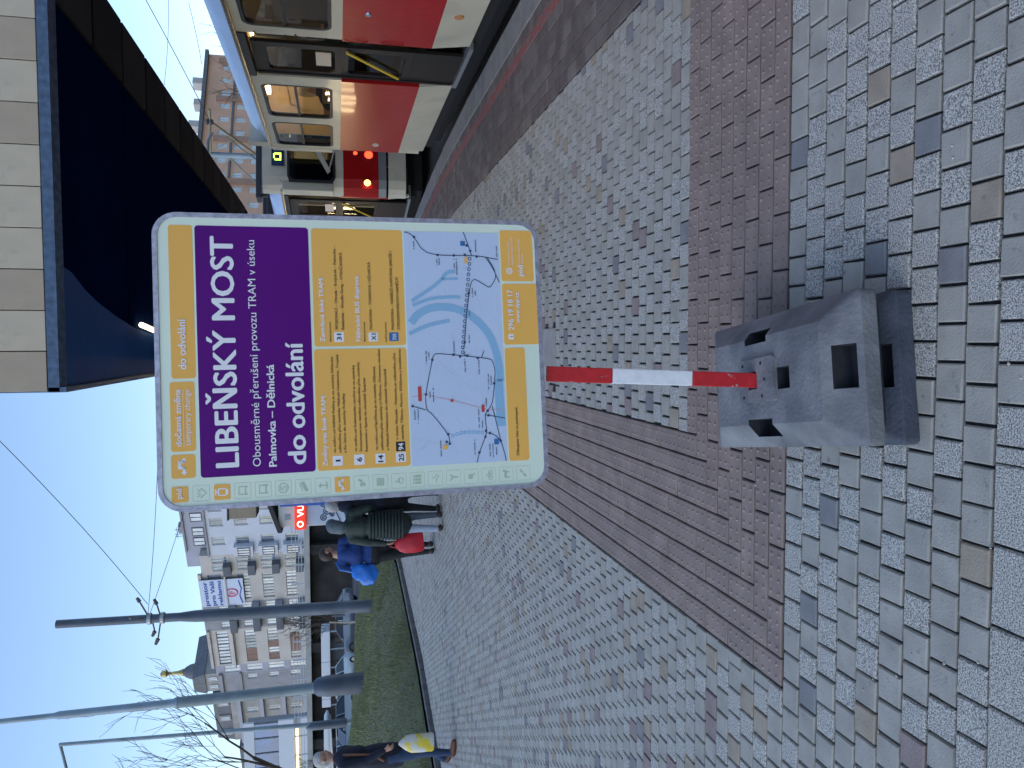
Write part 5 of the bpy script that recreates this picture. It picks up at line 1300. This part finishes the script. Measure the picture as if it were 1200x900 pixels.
# ---------------- bridge with railing
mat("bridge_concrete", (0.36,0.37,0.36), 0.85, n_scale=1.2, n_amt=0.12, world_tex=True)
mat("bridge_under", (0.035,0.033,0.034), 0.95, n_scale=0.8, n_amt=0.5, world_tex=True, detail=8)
mat("railing_paint", (0.42,0.47,0.52), 0.5)
br = thing("bridge", "concrete road bridge with a pale railing crossing behind the grass bank", "bridge", (0, 72, 0))
m = MB(); m.box(-110, 12, 0.0, 14, 4.15, 4.62); m.build("deck", M("bridge_concrete"), br)
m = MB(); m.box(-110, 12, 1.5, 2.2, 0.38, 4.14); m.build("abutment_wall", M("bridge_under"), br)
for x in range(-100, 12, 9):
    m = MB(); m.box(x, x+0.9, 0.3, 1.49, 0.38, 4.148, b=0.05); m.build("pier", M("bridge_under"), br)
m = MB(); rails = (0.25, 0.5, 0.75, 1.08)
for z in rails: m.box(-110, 12, 0.10, 0.15, 4.62+z-.025, 4.62+z+.025)
build_split(m, "handrail", M("railing_paint"), br)
pm_ = MB(); pm_.box(-.04, .04, 0.06, 0.19, 4.62, 5.74); pme = pm_.data("railing_post", M("railing_paint"))
x = -60.0
while x < -8: inst("railing_post", pme, br, (x, 0, 0)); x += 1.75

# ---------------- houses on the left, all on one street line
mat("render_white", (0.50,0.54,0.62), 0.8, n_scale=0.5, n_amt=0.06, world_tex=True)
mat("render_cream", (0.46,0.44,0.42), 0.8, n_scale=0.5, n_amt=0.08, world_tex=True)
mat("render_grey", (0.26,0.27,0.30), 0.85, n_scale=0.6, n_amt=0.12, world_tex=True)
mat("render_old", (0.30,0.295,0.29), 0.85, n_scale=0.6, n_amt=0.15, world_tex=True)
mat("render_lilac", (0.33,0.345,0.42), 0.8, n_scale=0.5, n_amt=0.08, world_tex=True)
mat("balcony_dark", (0.10,0.115,0.14), 0.8)
mat("roof_slate", (0.13,0.14,0.16), 0.7, n_scale=2, n_amt=0.2)
mat("window_frame", (0.55,0.57,0.60), 0.5)
mat("window_frame_mid", (0.30,0.31,0.33), 0.5)
mat("window_frame_dark", (0.10,0.10,0.12), 0.5)
mat("window_glass", (0.16,0.20,0.25), 0.06, n_scale=0.5, n_amt=0.6, world_tex=True, spec=0.9)
mat("window_glass_pale", (0.42,0.47,0.52), 0.1, n_scale=0.6, n_amt=0.3, world_tex=True, spec=0.9)
mat("panel_redbrown", (0.20,0.11,0.09), 0.6, n_scale=1, n_amt=0.15, world_tex=True)
mat("gold_leaf", (0.38,0.31,0.13), 0.35, metal=0.7)
LANG = math.atan2(-0.51, 0.86)
def lpos(t): return (-21.4-0.86*t, 107+0.51*t, 0.0)
_wm = {}
def window_at(parent, x, z, w, h, y=0.10, frame="window_frame", glassm="window_glass", bars=1):
    key = (round(w,2), round(h,2), frame, glassm, bars)
    if key not in _wm:
        f = MB(); f.ring([(-w/2,0),(w/2,0),(w/2,h),(-w/2,h)], [(-w/2+.09,.09),(w/2-.09,.09),(w/2-.09,h-.09),(-w/2+.09,h-.09)], 'y', -0.06, 0.06)
        for k in range(bars): xx = -w/2 + w*(k+1)/(bars+1); f.box(xx-.04, xx+.04, -0.05, 0.05, .09, h-.09)
        p = MB(); p.box(-w/2+.05, w/2-.05, 0.0, 0.03, .05, h-.05)
        _wm[key] = (f.data("window", M(frame)), p.data("pane", M(glassm)))
    fm, pm2 = _wm[key]
    o = inst("window", fm, parent, (x, y, z)); inst("pane", pm2, o); return o
def wall_grid(mb, x0, x1, z0, z1, holes, depth=0.35, y=0.0, mi=0):
    """front wall with rectangular holes (x0,x1,z0,z1) and their reveals"""
    xs = sorted({x0, x1, *[h[0] for h in holes], *[h[1] for h in holes]}); zs = sorted({z0, z1, *[h[2] for h in holes], *[h[3] for h in holes]})
    for a, b in zip(xs, xs[1:]):
        for c, d in zip(zs, zs[1:]):
            if b-a < 1e-4 or d-c < 1e-4: continue
            cx, cz = (a+b)/2, (c+d)/2
            if not any(h[0] < cx < h[1] and h[2] < cz < h[3] for h in holes): mb.add([(a,y,c),(b,y,c),(b,y,d),(a,y,d)], [(0,1,2,3)], mi)
    for a, b, c, d in holes:
        mb.add([(a,y,c),(b,y,c),(b,y,d),(a,y,d),(a,y+depth,c),(b,y+depth,c),(b,y+depth,d),(a,y+depth,d)], [(0,4,5,1),(1,5,6,2),(2,6,7,3),(3,7,4,0)], mi)
def block(name, label, t0, t1, ztop, wallm, rows, cols, ww, wh, glassm="window_glass", frame="window_frame", bars=1, depth=12, y=0.0, shift=0.0, group="houses beyond the bridge"):
    """house front between t0 and t1 along the street line; rows = sill heights, cols = window centres from its right end"""
    b = thing(name, label, "building", lpos(t1), LANG, group); W = t1-t0
    holes = [(c-ww/2, c+ww/2, z, z+wh) for c in cols for z in rows]
    m = MB(); wall_grid(m, 0, W, 0, ztop, holes, y=y)
    m.add([(0,y,0),(0,depth,0),(0,depth,ztop),(0,y,ztop)], [(0,1,2,3)]); m.add([(W,y,0),(W,depth,0),(W,depth,ztop),(W,y,ztop)], [(0,1,2,3)]); m.add([(0,depth,0),(W,depth,0),(W,depth,ztop),(0,depth,ztop)], [(0,1,2,3)]); m.add([(0,y,ztop),(W,y,ztop),(W,depth,ztop),(0,depth,ztop)], [(0,1,2,3)])
    m.build("wall", M(wallm), b, fix=False)
    for c in cols:
        for z in rows: window_at(b, c, z, ww, wh, y+0.16, frame, glassm, bars)
    return b
rows5 = [3.7, 6.9, 10.1, 13.3, 16.5]
# 1. white house with double windows, oriel and set-back roof storey (partly behind the board)
W1 = 13.2
b1 = block("apartment_house", "white rendered house with double windows next to the board's left edge", -5.0, 8.2, 18.6, "render_white", rows5[:4]+[16.4], [2.6, 6.0, 8.6, 11.4], 1.5, 1.75)
for z in rows5[:4]:
    m = MB(); m.box(0.25, 2.0, -0.75, 0.0, z-0.4, z+2.1, b=0.03); o = m.build("oriel", M("render_white"), b1); 
    window_at(b1, 1.12, z, 1.45, 1.6, -0.80, "window_frame_dark", "window_glass_pale", 2)
m = MB(); m.box(-0.05, W1+.05, -0.25, 0.0, 18.6, 18.85); m.build("cornice", M("render_grey"), b1)
m = MB(); m.prism([(0.5,18.85),(11.5,18.85),(11.5,21.0),(1.2,21.0)], 'x', 0, W1) if False else m.box(0.3, W1, 1.2, 11.5, 18.85, 21.6); m.build("attic_storey", M("render_lilac"), b1)
for c in (1.6, 3.4, 6.0, 9.0): window_at(b1, c, 19.2, 1.5, 1.5, 1.14, "window_frame_dark", "window_glass_pale", 1)
m = MB(); m.box(-0.1, W1+.1, 0.9, 11.6, 21.6, 21.85); m.build("roof_edge", M("render_grey"), b1)
for x in (1.0, 1.4, 2.2): 
    m = MB(); m.tube([(x, 3, 21.8), (x, 3, 23.3)], 0.04, 5); m.tube([(x-.4, 3, 23.0), (x+.4, 3, 23.0)], 0.03, 5); m.build("aerial", M("wire"), b1)
m = MB(); m.box(2.0, 3.2, 2.5, 3.5, 21.85, 22.7); m.build("chimney", M("render_grey"), b1)
# 2. balcony column
def balconies(b, x0, x1, rows, m1="balcony_dark"):
    for z in rows:
        m = MB(); m.box(x0, x1, -0.9, 0.0, z-.45, z-.28); m.box(x0, x1, -0.92, -0.84, z-.28, z+.55); m.box(x0-.0, x0+.06, -0.85, 0.0, z-.28, z+.55); m.box(x1-.06, x1, -.85, 0, z-.28, z+.55); m.build("balcony", M(m1), b)
b2 = block("apartment_house", "narrow front of grey balconies between the white house and the banner", 8.2, 11.6, 20.0, "render_cream", rows5, [0.9, 2.4], 1.2, 2.0, "window_glass")
balconies(b2, 0.1, 1.9, rows5)
m = MB(); m.box(0, 3.4, 1.5, 11, 20.0, 22.0); m.build("attic_storey", M("render_lilac"), b2)
# 3. cream block with ribbon windows and the banner
def ribbon_block(label, t0, t1, seed, red):
    W = t1-t0; rows = [4.2, 7.4, 10.6, 13.8]; rr = random.Random(seed)
    b = thing("apartment_house", label, "building", lpos(t1), LANG, "houses beyond the bridge")
    holes = [(0.5, W-0.5, z, z+1.55) for z in rows] + [(0.3, W-.3, 17.6, 19.3)]
    m = MB(); wall_grid(m, 0, W, 0, 20.1, holes)
    m.add([(0,0,0),(0,11,0),(0,11,20.1),(0,0,20.1)], [(0,1,2,3)]); m.add([(W,0,0),(W,11,0),(W,11,20.1),(W,0,20.1)], [(0,1,2,3)]); m.add([(0,0,20.1),(W,0,20.1),(W,11,20.1),(0,11,20.1)], [(0,1,2,3)])
    m.build("wall", M("render_cream"), b, fix=False)
    for z in rows:
        n = int((W-1)/1.25); s = (W-1)/n
        for k in range(n):
            if red and rr.random() < 0.4:
                m = MB(); m.box(0.5+s*k+.03, 0.5+s*(k+1)-.03, 0.10, 0.16, z+.03, z+1.52); m.build("infill_panel", M("panel_redbrown"), b)
            else: window_at(b, 0.5+s*(k+.5), z, round(s-.04, 2), 1.55, 0.16, "window_frame_mid", rr.choice(("window_glass","window_glass_pale")), 1)
    n = int(W/1.5); s = (W-.6)/n
    for k in range(n): window_at(b, 0.3+s*(k+.5), 17.6, round(s-.04, 2), 1.7, 0.16, "window_frame_dark", "window_glass_pale", 1)
    m = MB(); m.box(-.1, W+.1, -0.35, 0.0, 20.1, 20.5); m.box(-.1, W+.1, -0.7, 0.0, 16.9, 17.1); m.build("roof_edge", M("render_cream"), b)
    return b
b3 = ribbon_block("cream block with ribbon windows carrying the advertising banner", 11.6, 17.6, 1, False)
b4 = block("apartment_house", "balcony front just left of the dark mast behind the small bare tree", 17.6, 23.4, 20.6, "render_grey", rows5, [1.0, 2.9, 4.8], 1.3, 1.9, "window_glass_pale")
balconies(b4, 0.2, 2.9, rows5, "balcony_dark"); balconies(b4, 3.1, 5.6, rows5, "render_lilac")
b5 = ribbon_block("cream block with ribbon windows and red-brown infill panels", 23.4, 31.4, 5, True)
b6 = block("apartment_house", "narrow glazed balcony front beside the grey tower", 31.4, 33.4, 20.0, "render_lilac", [z for z in rows5], [1.0], 1.6, 2.3, "window_glass_pale")
b7 = block("corner_tower", "grey corner house with small windows under a golden cupola", 33.4, 38.0, 19.2, "render_grey", [4.6, 7.8, 11.0, 14.2], [3.5], 1.1, 1.4, "window_glass_pale")
m = MB(); m.box(-.25, 4.85, -0.45, 0.0, 19.2, 19.7); m.box(-.15, 4.75, -0.3, 0.0, 16.4, 16.7); m.build("cornice", M("render_grey"), b7)
m = MB(); m.box(0.2, 4.4, 0.4, 8, 19.7, 21.8); m.build("attic_storey", M("render_old"), b7)
for c in (1.3, 3.2): window_at(b7, c, 20.1, 0.9, 1.2, 0.34, "window_frame", "window_glass_pale", 1)
m = MB(); m.prism([(0.0,21.8),(4.6,21.8),(3.9,23.6),(0.7,23.6)], 'y', 0.2, 8); m.build("roof", M("roof_slate"), b7)
cup = MB(); cup.lathe([(1.2,23.0),(1.25,23.4),(1.1,24.2),(0.8,24.8),(0.45,25.2),(0.34,25.5)], (3.0,2.2,0), 16); cup.build("cupola", M("roof_slate"), b7, smooth=True)
cup = MB(); cup.lathe([(0.55,25.2),(0.30,26.0),(0.24,27.2),(0.30,27.5),(0.5,27.7),(0.52,28.3),(0.25,28.5),(0,28.55)], (3.0,2.2,0), 14); cup.build("finial", M("gold_leaf"), b7, smooth=True)
b8 = block("apartment_house", "old ochre-grey house with deep ledges behind the lamp masts", 38.0, 50.5, 18.6, "render_old", [4.4, 7.8, 11.2, 14.6], [1.6, 4.6, 7.6, 10.6], 1.3, 1.7, "window_glass")
for z in (3.4, 6.8, 10.2, 13.6, 17.0):
    m = MB(); m.box(0.0, 12.5, -0.7, 0.0, z, z+.5, b=0.04); m.build("ledge", M("render_lilac"), b8)
m = MB(); m.prism([(0,18.6),(12.5,18.6),(11.5,21.2),(1.0,21.2)], 'y', 0.1, 10); m.build("roof", M("roof_slate"), b8)
for c in (2.4, 6.2, 10.0):
    m = MB(); m.box(c-.7, c+.7, -0.1, 2.0, 18.8, 20.6); m.build("dormer", M("render_old"), b8); window_at(b8, c, 19.0, 0.9, 1.2, -0.16, "window_frame", "window_glass_pale", 1)
b9 = block("apartment_house", "lower brown house at the end of the row with a small roof", 50.5, 68, 15.0, "render_old", [4.4, 7.8, 11.2], [1.6, 4.4, 7.2, 10.0, 13.0], 1.3, 1.7, "window_glass")
m = MB(); m.prism([(0,15.0),(17.5,15.0),(15,18.2),(2,18.2)], 'y', 0.1, 10); m.build("roof", M("roof_slate"), b9)
# banner
mat("banner_white", (0.50,0.58,0.74), 0.7); mat("banner_blue", (0.015,0.08,0.38), 0.7); mat("banner_pink", (0.60,0.12,0.20), 0.7)
bn = thing("banner", "white advertising banner with blue lettering hung on the cream block", "banner", lpos(18.0), LANG)
bn.location = Vector(lpos(18.0)) + Vector((-0.51,-0.86,0))*0.5
m = MB(); m.box(0.3, 5.6, 0.0, 0.06, 17.4, 20.4); m.build("sheet", M("banner_white"), bn)
m = MB(); m.box(0.3, 6.6, 0.0, 0.06, 10.4, 14.86) if False else m.box(0.3, 5.6, 0.0, 0.06, 14.7, 17.36); m.build("sheet", M("banner_white"), bn)
pl3 = lambda x, y, z: (x, -0.03, y)
for k, s in enumerate(("prostor", "pro Vaši", "reklamu")):
    m = MB(); put_text(m, s, 0.5, 5.3, 19.45-0.92*k, 0.58, 0, 1, plane=pl3, plane_flat=0.004); m.build("lettering", M("banner_blue"), bn, fix=False)
m = MB(); m.tube([(2.9+0.75*math.cos(t*R(15)), -0.03, 16.3+0.75*math.sin(t*R(15))) for t in range(25)], 0.10, 6, cap=False); put_text(m, "F", 2.6, 3.2, 15.9, 0.8, 0, 1, plane=pl3, plane_flat=0.004); m.build("logo", M("banner_pink"), bn, fix=False)
m = MB(); m.tube([(0.7,-.03,15.0),(2.2,-.03,15.3),(3.6,-.03,15.0),(5.2,-.03,15.25)], 0.08, 6); m.build("flourish", M("banner_blue"), bn)
# glazed pavilion at the left
mat("pavilion_white", (0.52,0.56,0.62), 0.6); mat("pavilion_glass", (0.05,0.13,0.34), 0.08, spec=0.9, n_scale=0.4, n_amt=0.4, world_tex=True)
mat("led_and_reflection", (1,0.8,0.4), 0.5, emit=(1.0,0.72,0.25), e_str=2.70)
pv = thing("glazed_pavilion", "pale pavilion with a blue glazed band and a glowing yellow strip beyond the bridge", "building", (-58.0, 88.0, 0), R(-7))
m = MB(); m.box(0, 17.6, 0.3, 1.4, 0.38, 11.4); m.build("hall", M("render_grey"), pv)
m = MB(); m.box(0, 17.8, 0.0, 0.29, 10.7, 11.8, b=0.02); m.box(0, 17.8, 0.0, 0.29, 6.6, 8.2, b=0.02); m.box(0,17.8,0.0,0.29,0.4,5.9); m.build("fascia", M("pavilion_white"), pv)
x = 0.05
while x < 17.5:
    m = MB(); m.box(x+.05, x+1.65, 0.12, 0.18, 8.2, 10.7); m.build("glass_panel", M("pavilion_glass"), pv); m = MB(); m.box(x+1.65, x+1.78, 0.05, 0.2, 8.2, 10.7); m.build("mullion", M("mast_dark"), pv); x += 1.76
m = MB(); m.box(0, 16.6, 0.02, 0.12, 6.15, 6.4); m.build("light_strip", M("led_and_reflection"), pv)
for x in (5.2, 6.6):  # warm reflections in the glass, drawn as glowing strips
    m = MB(); m.box(x, x+.35, 0.05, 0.11, 8.5, 9.9); m.build("warm_reflection", M("led_and_reflection"), pv)

# house behind the trams on the right
mat("render_pink", (0.66,0.40,0.28), 0.85, n_scale=0.3, n_amt=0.1, world_tex=True)
mat("render_pink_dark", (0.38,0.24,0.18), 0.85, n_scale=0.3, n_amt=0.12, world_tex=True)
pk = thing("apartment_house", "pinkish brown house far behind the tram roofs and under the canopy edge", "building", (14.5, 150.0, 0), math.atan2(27, 46))
PW = 53.5; rws = [3.0+3.15*k for k in range(7)]; cls = [3.0+3.6*k for k in range(14)]
m = MB(); wall_grid(m, 0, PW, 0, 26.6, [(c-.7, c+.7, z, z+1.8) for c in cls for z in rws]); m.add([(0,0,26.6),(PW,0,26.6),(PW,12,26.6),(0,12,26.6)], [(0,1,2,3)]); m.add([(PW,0,0),(PW,12,0),(PW,12,26.6),(PW,0,26.6)], [(0,1,2,3)])
m.build("wall", M("render_pink"), pk, fix=False)
for c in cls:
    for z in rws: window_at(pk, c, z, 1.4, 1.8, 0.16, "window_frame", "window_glass_pale", 1)
for c in cls[1::3]:
    m = MB(); m.box(c+1.2, c+2.3, -0.5, 0.0, 0, 24.5); m.build("pilaster", M("render_pink_dark"), pk)
m = MB(); m.box(-.5, PW+.5, -0.8, 0.0, 26.6, 27.3); m.box(-.2, PW+.2, -.3, 0, 21.0, 21.4); m.build("cornice", M("roof_slate"), pk)
for x in range(4, 52, 6):
    m = MB(); m.box(x, x+1.6, 1, 3, 26.6, 29.0+(x % 4)*.3); m.build("chimney", M("render_cream"), pk)

# ---------------- bare trees
mat("bark_dark", (0.07,0.055,0.045), 0.9, n_scale=5, n_amt=0.3); mat("bark_pale", (0.42,0.40,0.36), 0.85, n_scale=9, n_amt=0.35); mat("twig", (0.08,0.06,0.045), 0.9)
def bare_tree(name, label, loc, h, r, seed, bark="bark_dark", levels=5, spread=0.55, lean=(0,0), minr=0.006, twig_r=0.008):
    t = thing(name, label, "tree", loc, 0); rr = random.Random(seed); tr = MB(); cr = MB()
    def grow(p, d, l, rad, lev):
        pts = [p]; rs = [rad]
        for k in range(4):
            d = (d + Vector((rr.uniform(-.14,.14), rr.uniform(-.14,.14), rr.uniform(-.03,.10)))).normalized(); p = p + d*l/4; pts.append(p); rs.append(rad*(1-0.42*(k+1)/4))
        (tr if lev == 0 else cr).tube(pts, rs, 8 if lev == 0 else (5 if lev < 3 else 3), cap=False)
        if lev >= levels: return
        for k in range(rr.choice((2,3,3)) if lev else 5):
            q = rr.uniform(0.35, 1.0) if k else 1.0; b = pts[min(4, int(q*4))]; a = rr.uniform(0, 6.28); s = spread*rr.uniform(0.6,1.3)
            u = d.orthogonal().normalized(); w = d.cross(u); nd = (d*math.cos(s) + (u*math.cos(a)+w*math.sin(a))*math.sin(s) + Vector((0,0,0.12))).normalized()
            grow(b, nd, l*rr.uniform(0.58,0.8), max(twig_r, rs[min(4,int(q*4))]*0.62), lev+1)
    grow(Vector((0,0,-0.2)), Vector((lean[0],lean[1],1)).normalized(), h*0.36, r, 0)
    tr.build("trunk", M(bark), t, smooth=True, fix=False); cr.build("crown", M("twig"), t, fix=False); return t
bare_tree("bare_tree", "large leafless tree reaching into the sky at the lower left of the picture", (-17.2, 30, 0.9), 13.0, 0.22, 5, levels=6, spread=0.5, lean=(0.05,0), twig_r=0.010)
bare_tree("bare_tree", "small leafless birch with a pale trunk beside the dark mast", (-14.05, 40, 0.3), 5.6, 0.07, 8, "bark_pale", levels=5, twig_r=0.010)
bare_tree("bare_tree", "leafless tree showing above the far pink house", (38.0, 120, 0), 22, 0.3, 12, levels=5, twig_r=0.03)
bare_tree("bare_tree", "leafless shrub of thin stems under the bridge at far left", (-35, 66, 0.4), 5.5, 0.10, 21, levels=5, twig_r=0.015)
bare_tree("bare_tree", "leafless shrub of thin stems by the bridge wall near the lamp mast", (-29, 66, 0.4), 4.2, 0.08, 22, levels=5, twig_r=0.015)

# ---------------- low bus shelter, barrier, parked cars beyond the bank
mat("white_paint", (0.62,0.66,0.72), 0.4); mat("shelter_glass", (0.03,0.045,0.07), 0.15); mat("post_blue", (0.03,0.05,0.22), 0.5)
bs = thing("bus_shelter", "long low shelter with a white roof edge beyond the grass bank", "shelter", (-25.2, 55, 0.4))
for k, (a, b_) in enumerate(((0.6, 3.2), (3.22, 5.35))):
    m = MB(); m.box(a, b_, -0.1, 1.6, 1.86, 2.46, b=0.03); m.build("roof_edge", M("white_paint"), bs)
m = MB(); m.box(0.0, 0.58, -0.1, 1.6, 1.86, 2.46, b=0.03); m.build("roof_edge", M("white_paint"), bs)
for k in range(4):
    m = MB(); m.box(0.2+1.3*k, 1.4+1.3*k, 1.2, 1.24, 0.1, 1.8); m.build("glass_panel", M("shelter_glass" if k % 2 else "mast_dark"), bs)
for x in (0.1, 1.45, 2.75, 4.05, 5.3):
    m = MB(); m.box(x-.05, x+.05, 0.0, 0.1, 0.0, 1.858); m.build("post", M("mast_grey"), bs)
m = MB(); m.box(0.8, 4.6, 0.5, 0.9, 0.4, 0.48); m.build("bench", M("hair_brown"), bs)
sp = thing("road_sign", "blue-backed sign on a thin post in front of the low shelter", "sign", (-22.35, 52, 0.4))
m = MB(); m.tube([(0,0,0),(0,0,3.1)], 0.04, 8); m.build("post", M("white_paint"), sp); m = MB(); m.lathe([(0.22,0),(0.22,0.03)], (0,0,0), 16); o = m.build("disc", M("post_blue"), sp); o.location = (0,-0.05,1.75); o.rotation_euler = (R(90),0,0)
ba = thing("van_awning", "long white beam with a rounded end above the parked cars at far left", "canopy", (-27.0, 47.5, 0.4))
m = MB(); m.prism([(0,1.62),(4.0,1.78),(4.35,1.95),(4.4,2.05),(4.1,2.2),(0,2.24)], 'y', 0, 1.4); m.build("beam", M("white_paint"), ba); m = MB(); m.prism([(0.1,1.78),(3.9,1.90),(3.9,2.0),(0.1,2.0)], 'y', -0.03, -0.002); m.build("stripe", M("kiosk_white"), ba)
for x in (0.3, 3.6):
    m = MB(); m.box(x, x+.1, 0.6, 0.7, 0.0, 1.7); m.build("leg", M("mast_grey"), ba)
mat("car_white", (0.55,0.60,0.66), 0.25, coat=0.6); mat("car_grey", (0.16,0.19,0.24), 0.3, coat=0.6, metal=0.3); mat("car_glass", (0.015,0.02,0.03), 0.05); mat("tyre", (0.02,0.02,0.02), 0.8)
def car(label, loc, rz, paint):
    t = thing("parked_car", label, "car", loc, rz, "cars parked beyond the bank"); L, W = 4.3, 1.76
    sec = [(-2.15,0.42,0.66,0.80),(-2.05,0.28,0.86,0.86),(-1.3,0.22,0.92,0.88),(-0.75,0.2,0.95,0.88),(0.5,0.2,0.96,0.88),(1.5,0.22,0.97,0.87),(2.0,0.30,0.95,0.84),(2.12,0.42,0.78,0.80)]
    b = MB(); n = 8
    for x, z0, z1, hw in sec:
        for y, z in ((-hw*.93,z0),(-hw,z0+.15),(-hw,(z0+z1)/2),(-hw*.94,z1),(hw*.94,z1),(hw,(z0+z1)/2),(hw,z0+.15),(hw*.93,z0)): b.v.append((x,y,z))
    for i in range(len(sec)-1):
        for k in range(n): a = i*n+k; c_ = i*n+(k+1)%n; b.f.append((a,c_,c_+n,a+n)); b.m.append(0)
    b.f += [tuple(range(n))[::-1], tuple((len(sec)-1)*n+k for k in range(n))]; b.m += [0,0]; b.build("body", M(paint), t, smooth=True)
    g = MB(); cab = [(-1.0,0.95,0.78),(-0.35,1.36,0.62),(0.2,1.44,0.60),(1.1,1.42,0.60),(1.85,0.97,0.74)]
    for (x, z, hw) in cab: g.v += [(x,-hw,z),(x,hw,z)]
    for i in range(4): g.f.append((2*i,2*i+1,2*i+3,2*i+2)); g.m.append(0)
    g.f.append((0,2,4,6,8)); g.f.append((9,7,5,3,1)); g.m += [0,0]; g.build("windows", M("car_glass"), t)
    r_ = MB(); r_.box(-0.32, 1.08, -0.60, 0.60, 1.41, 1.455, b=0.015)
    for s in (-1,1):
        r_.tube([(-1.0,s*.79,.95),(-0.35,s*.64,1.38)],0.035,6); r_.tube([(0.35,s*.66,1.42),(0.38,s*.80,.96)],0.04,6); r_.tube([(1.1,s*.62,1.42),(1.85,s*.75,.97)],0.045,6)
    r_.build("roof", M(paint), t)
    for x in (-1.35, 1.3):
        for s in (-1, 1):
            w = MB(); w.prism([(x+.31*math.cos(q*R(20)), .31+.31*math.sin(q*R(20))) for q in range(18)], 'y', s*.80-.09, s*.80+.09); w = w.build("wheel", M("tyre"), t)
            h = MB(); h.prism([(x+.19*math.cos(q*R(20)), .31+.19*math.sin(q*R(20))) for q in range(18)], 'y', s*.895-.006, s*.895+.006); h.build("rim", M("chrome"), w)
    for s in (-1, 1):
        h = MB(); h.ball((-2.08,s*.62,.66), .13, sc=(.6,1.2,.8)); h.build("headlight", M("white_paint"), t)
        h = MB(); h.ball((2.05,s*.68,.76), .11, sc=(.5,1,1.2)); h.build("tail_light", M("panel_redbrown"), t)
        h = MB(); h.ball((-0.75,s*.98,1.0), .10, sc=(.6,1,.7)); h.build("mirror", M(paint), t)
    pl_ = MB(); pl_.box(-2.17,-2.15,-.26,.26,.42,.53); pl_.build("number_plate", M("white_paint"), t)
    return t
car("white parked car seen end-on just right of the slim lamp mast", (-20.6, 47.5, 0.41), R(75), "car_white")
car("blue-grey parked car left of the slim lamp mast, nearest the grass", (-21.4, 43.8, 0.41), R(62), "car_grey")
car("pale parked car partly behind the person in the dark coat", (-23.8, 45.0, 0.41), R(68), "car_white")
car("dark parked car under the low shelter", (-18.3, 52.0, 0.41), R(5), "car_grey")

# row of houses across the tracks, seen only through the tram windows
ro = thing("apartment_house", "brown house front across the tracks, glimpsed through the tram windows", "building", (22.0, -20.0, 0), 0)
hl = [(-0.7+3.0*k+1, 3.0*k+1.7, z, z+1.9) for k in range(21) for z in (1.0, 4.4, 7.8)]
m = MB()
ys_ = [(a, b, c, d) for a, b, c, d in hl]
g_ = MB(); wall_grid(g_, 0, 63, -0.6, 11.5, ys_)
for v in g_.v: m.v.append((v[1], v[0], v[2]))
m.f = g_.f; m.m = g_.m
m.add([(0,0,11.5),(0,63,11.5),(10,63,11.5),(10,0,11.5)], [(0,1,2,3)]); m.add([(0,63,-.6),(10,63,-.6),(10,63,11.5),(0,63,11.5)], [(0,1,2,3)])
m.build("wall", M("render_old"), ro, fix=False)
f_ = MB(); f_.ring([(-.7,0),(.7,0),(.7,1.9),(-.7,1.9)], [(-.6,.1),(.6,.1),(.6,1.8),(-.6,1.8)], 'x', 0.1, 0.2); p_ = MB(); p_.box(0.14,0.17,-.65,.65,.05,1.85)
fme, pme_ = f_.data("window", M("window_frame")), p_.data("pane", M("window_glass"))
for a, b, c, d in hl: w_ = inst("window", fme, ro, (0, (a+b)/2, c)); inst("pane", pme_, w_)
for o in list(bpy.data.objects):
    if o.name.startswith("tmp_"): bpy.data.objects.remove(o)
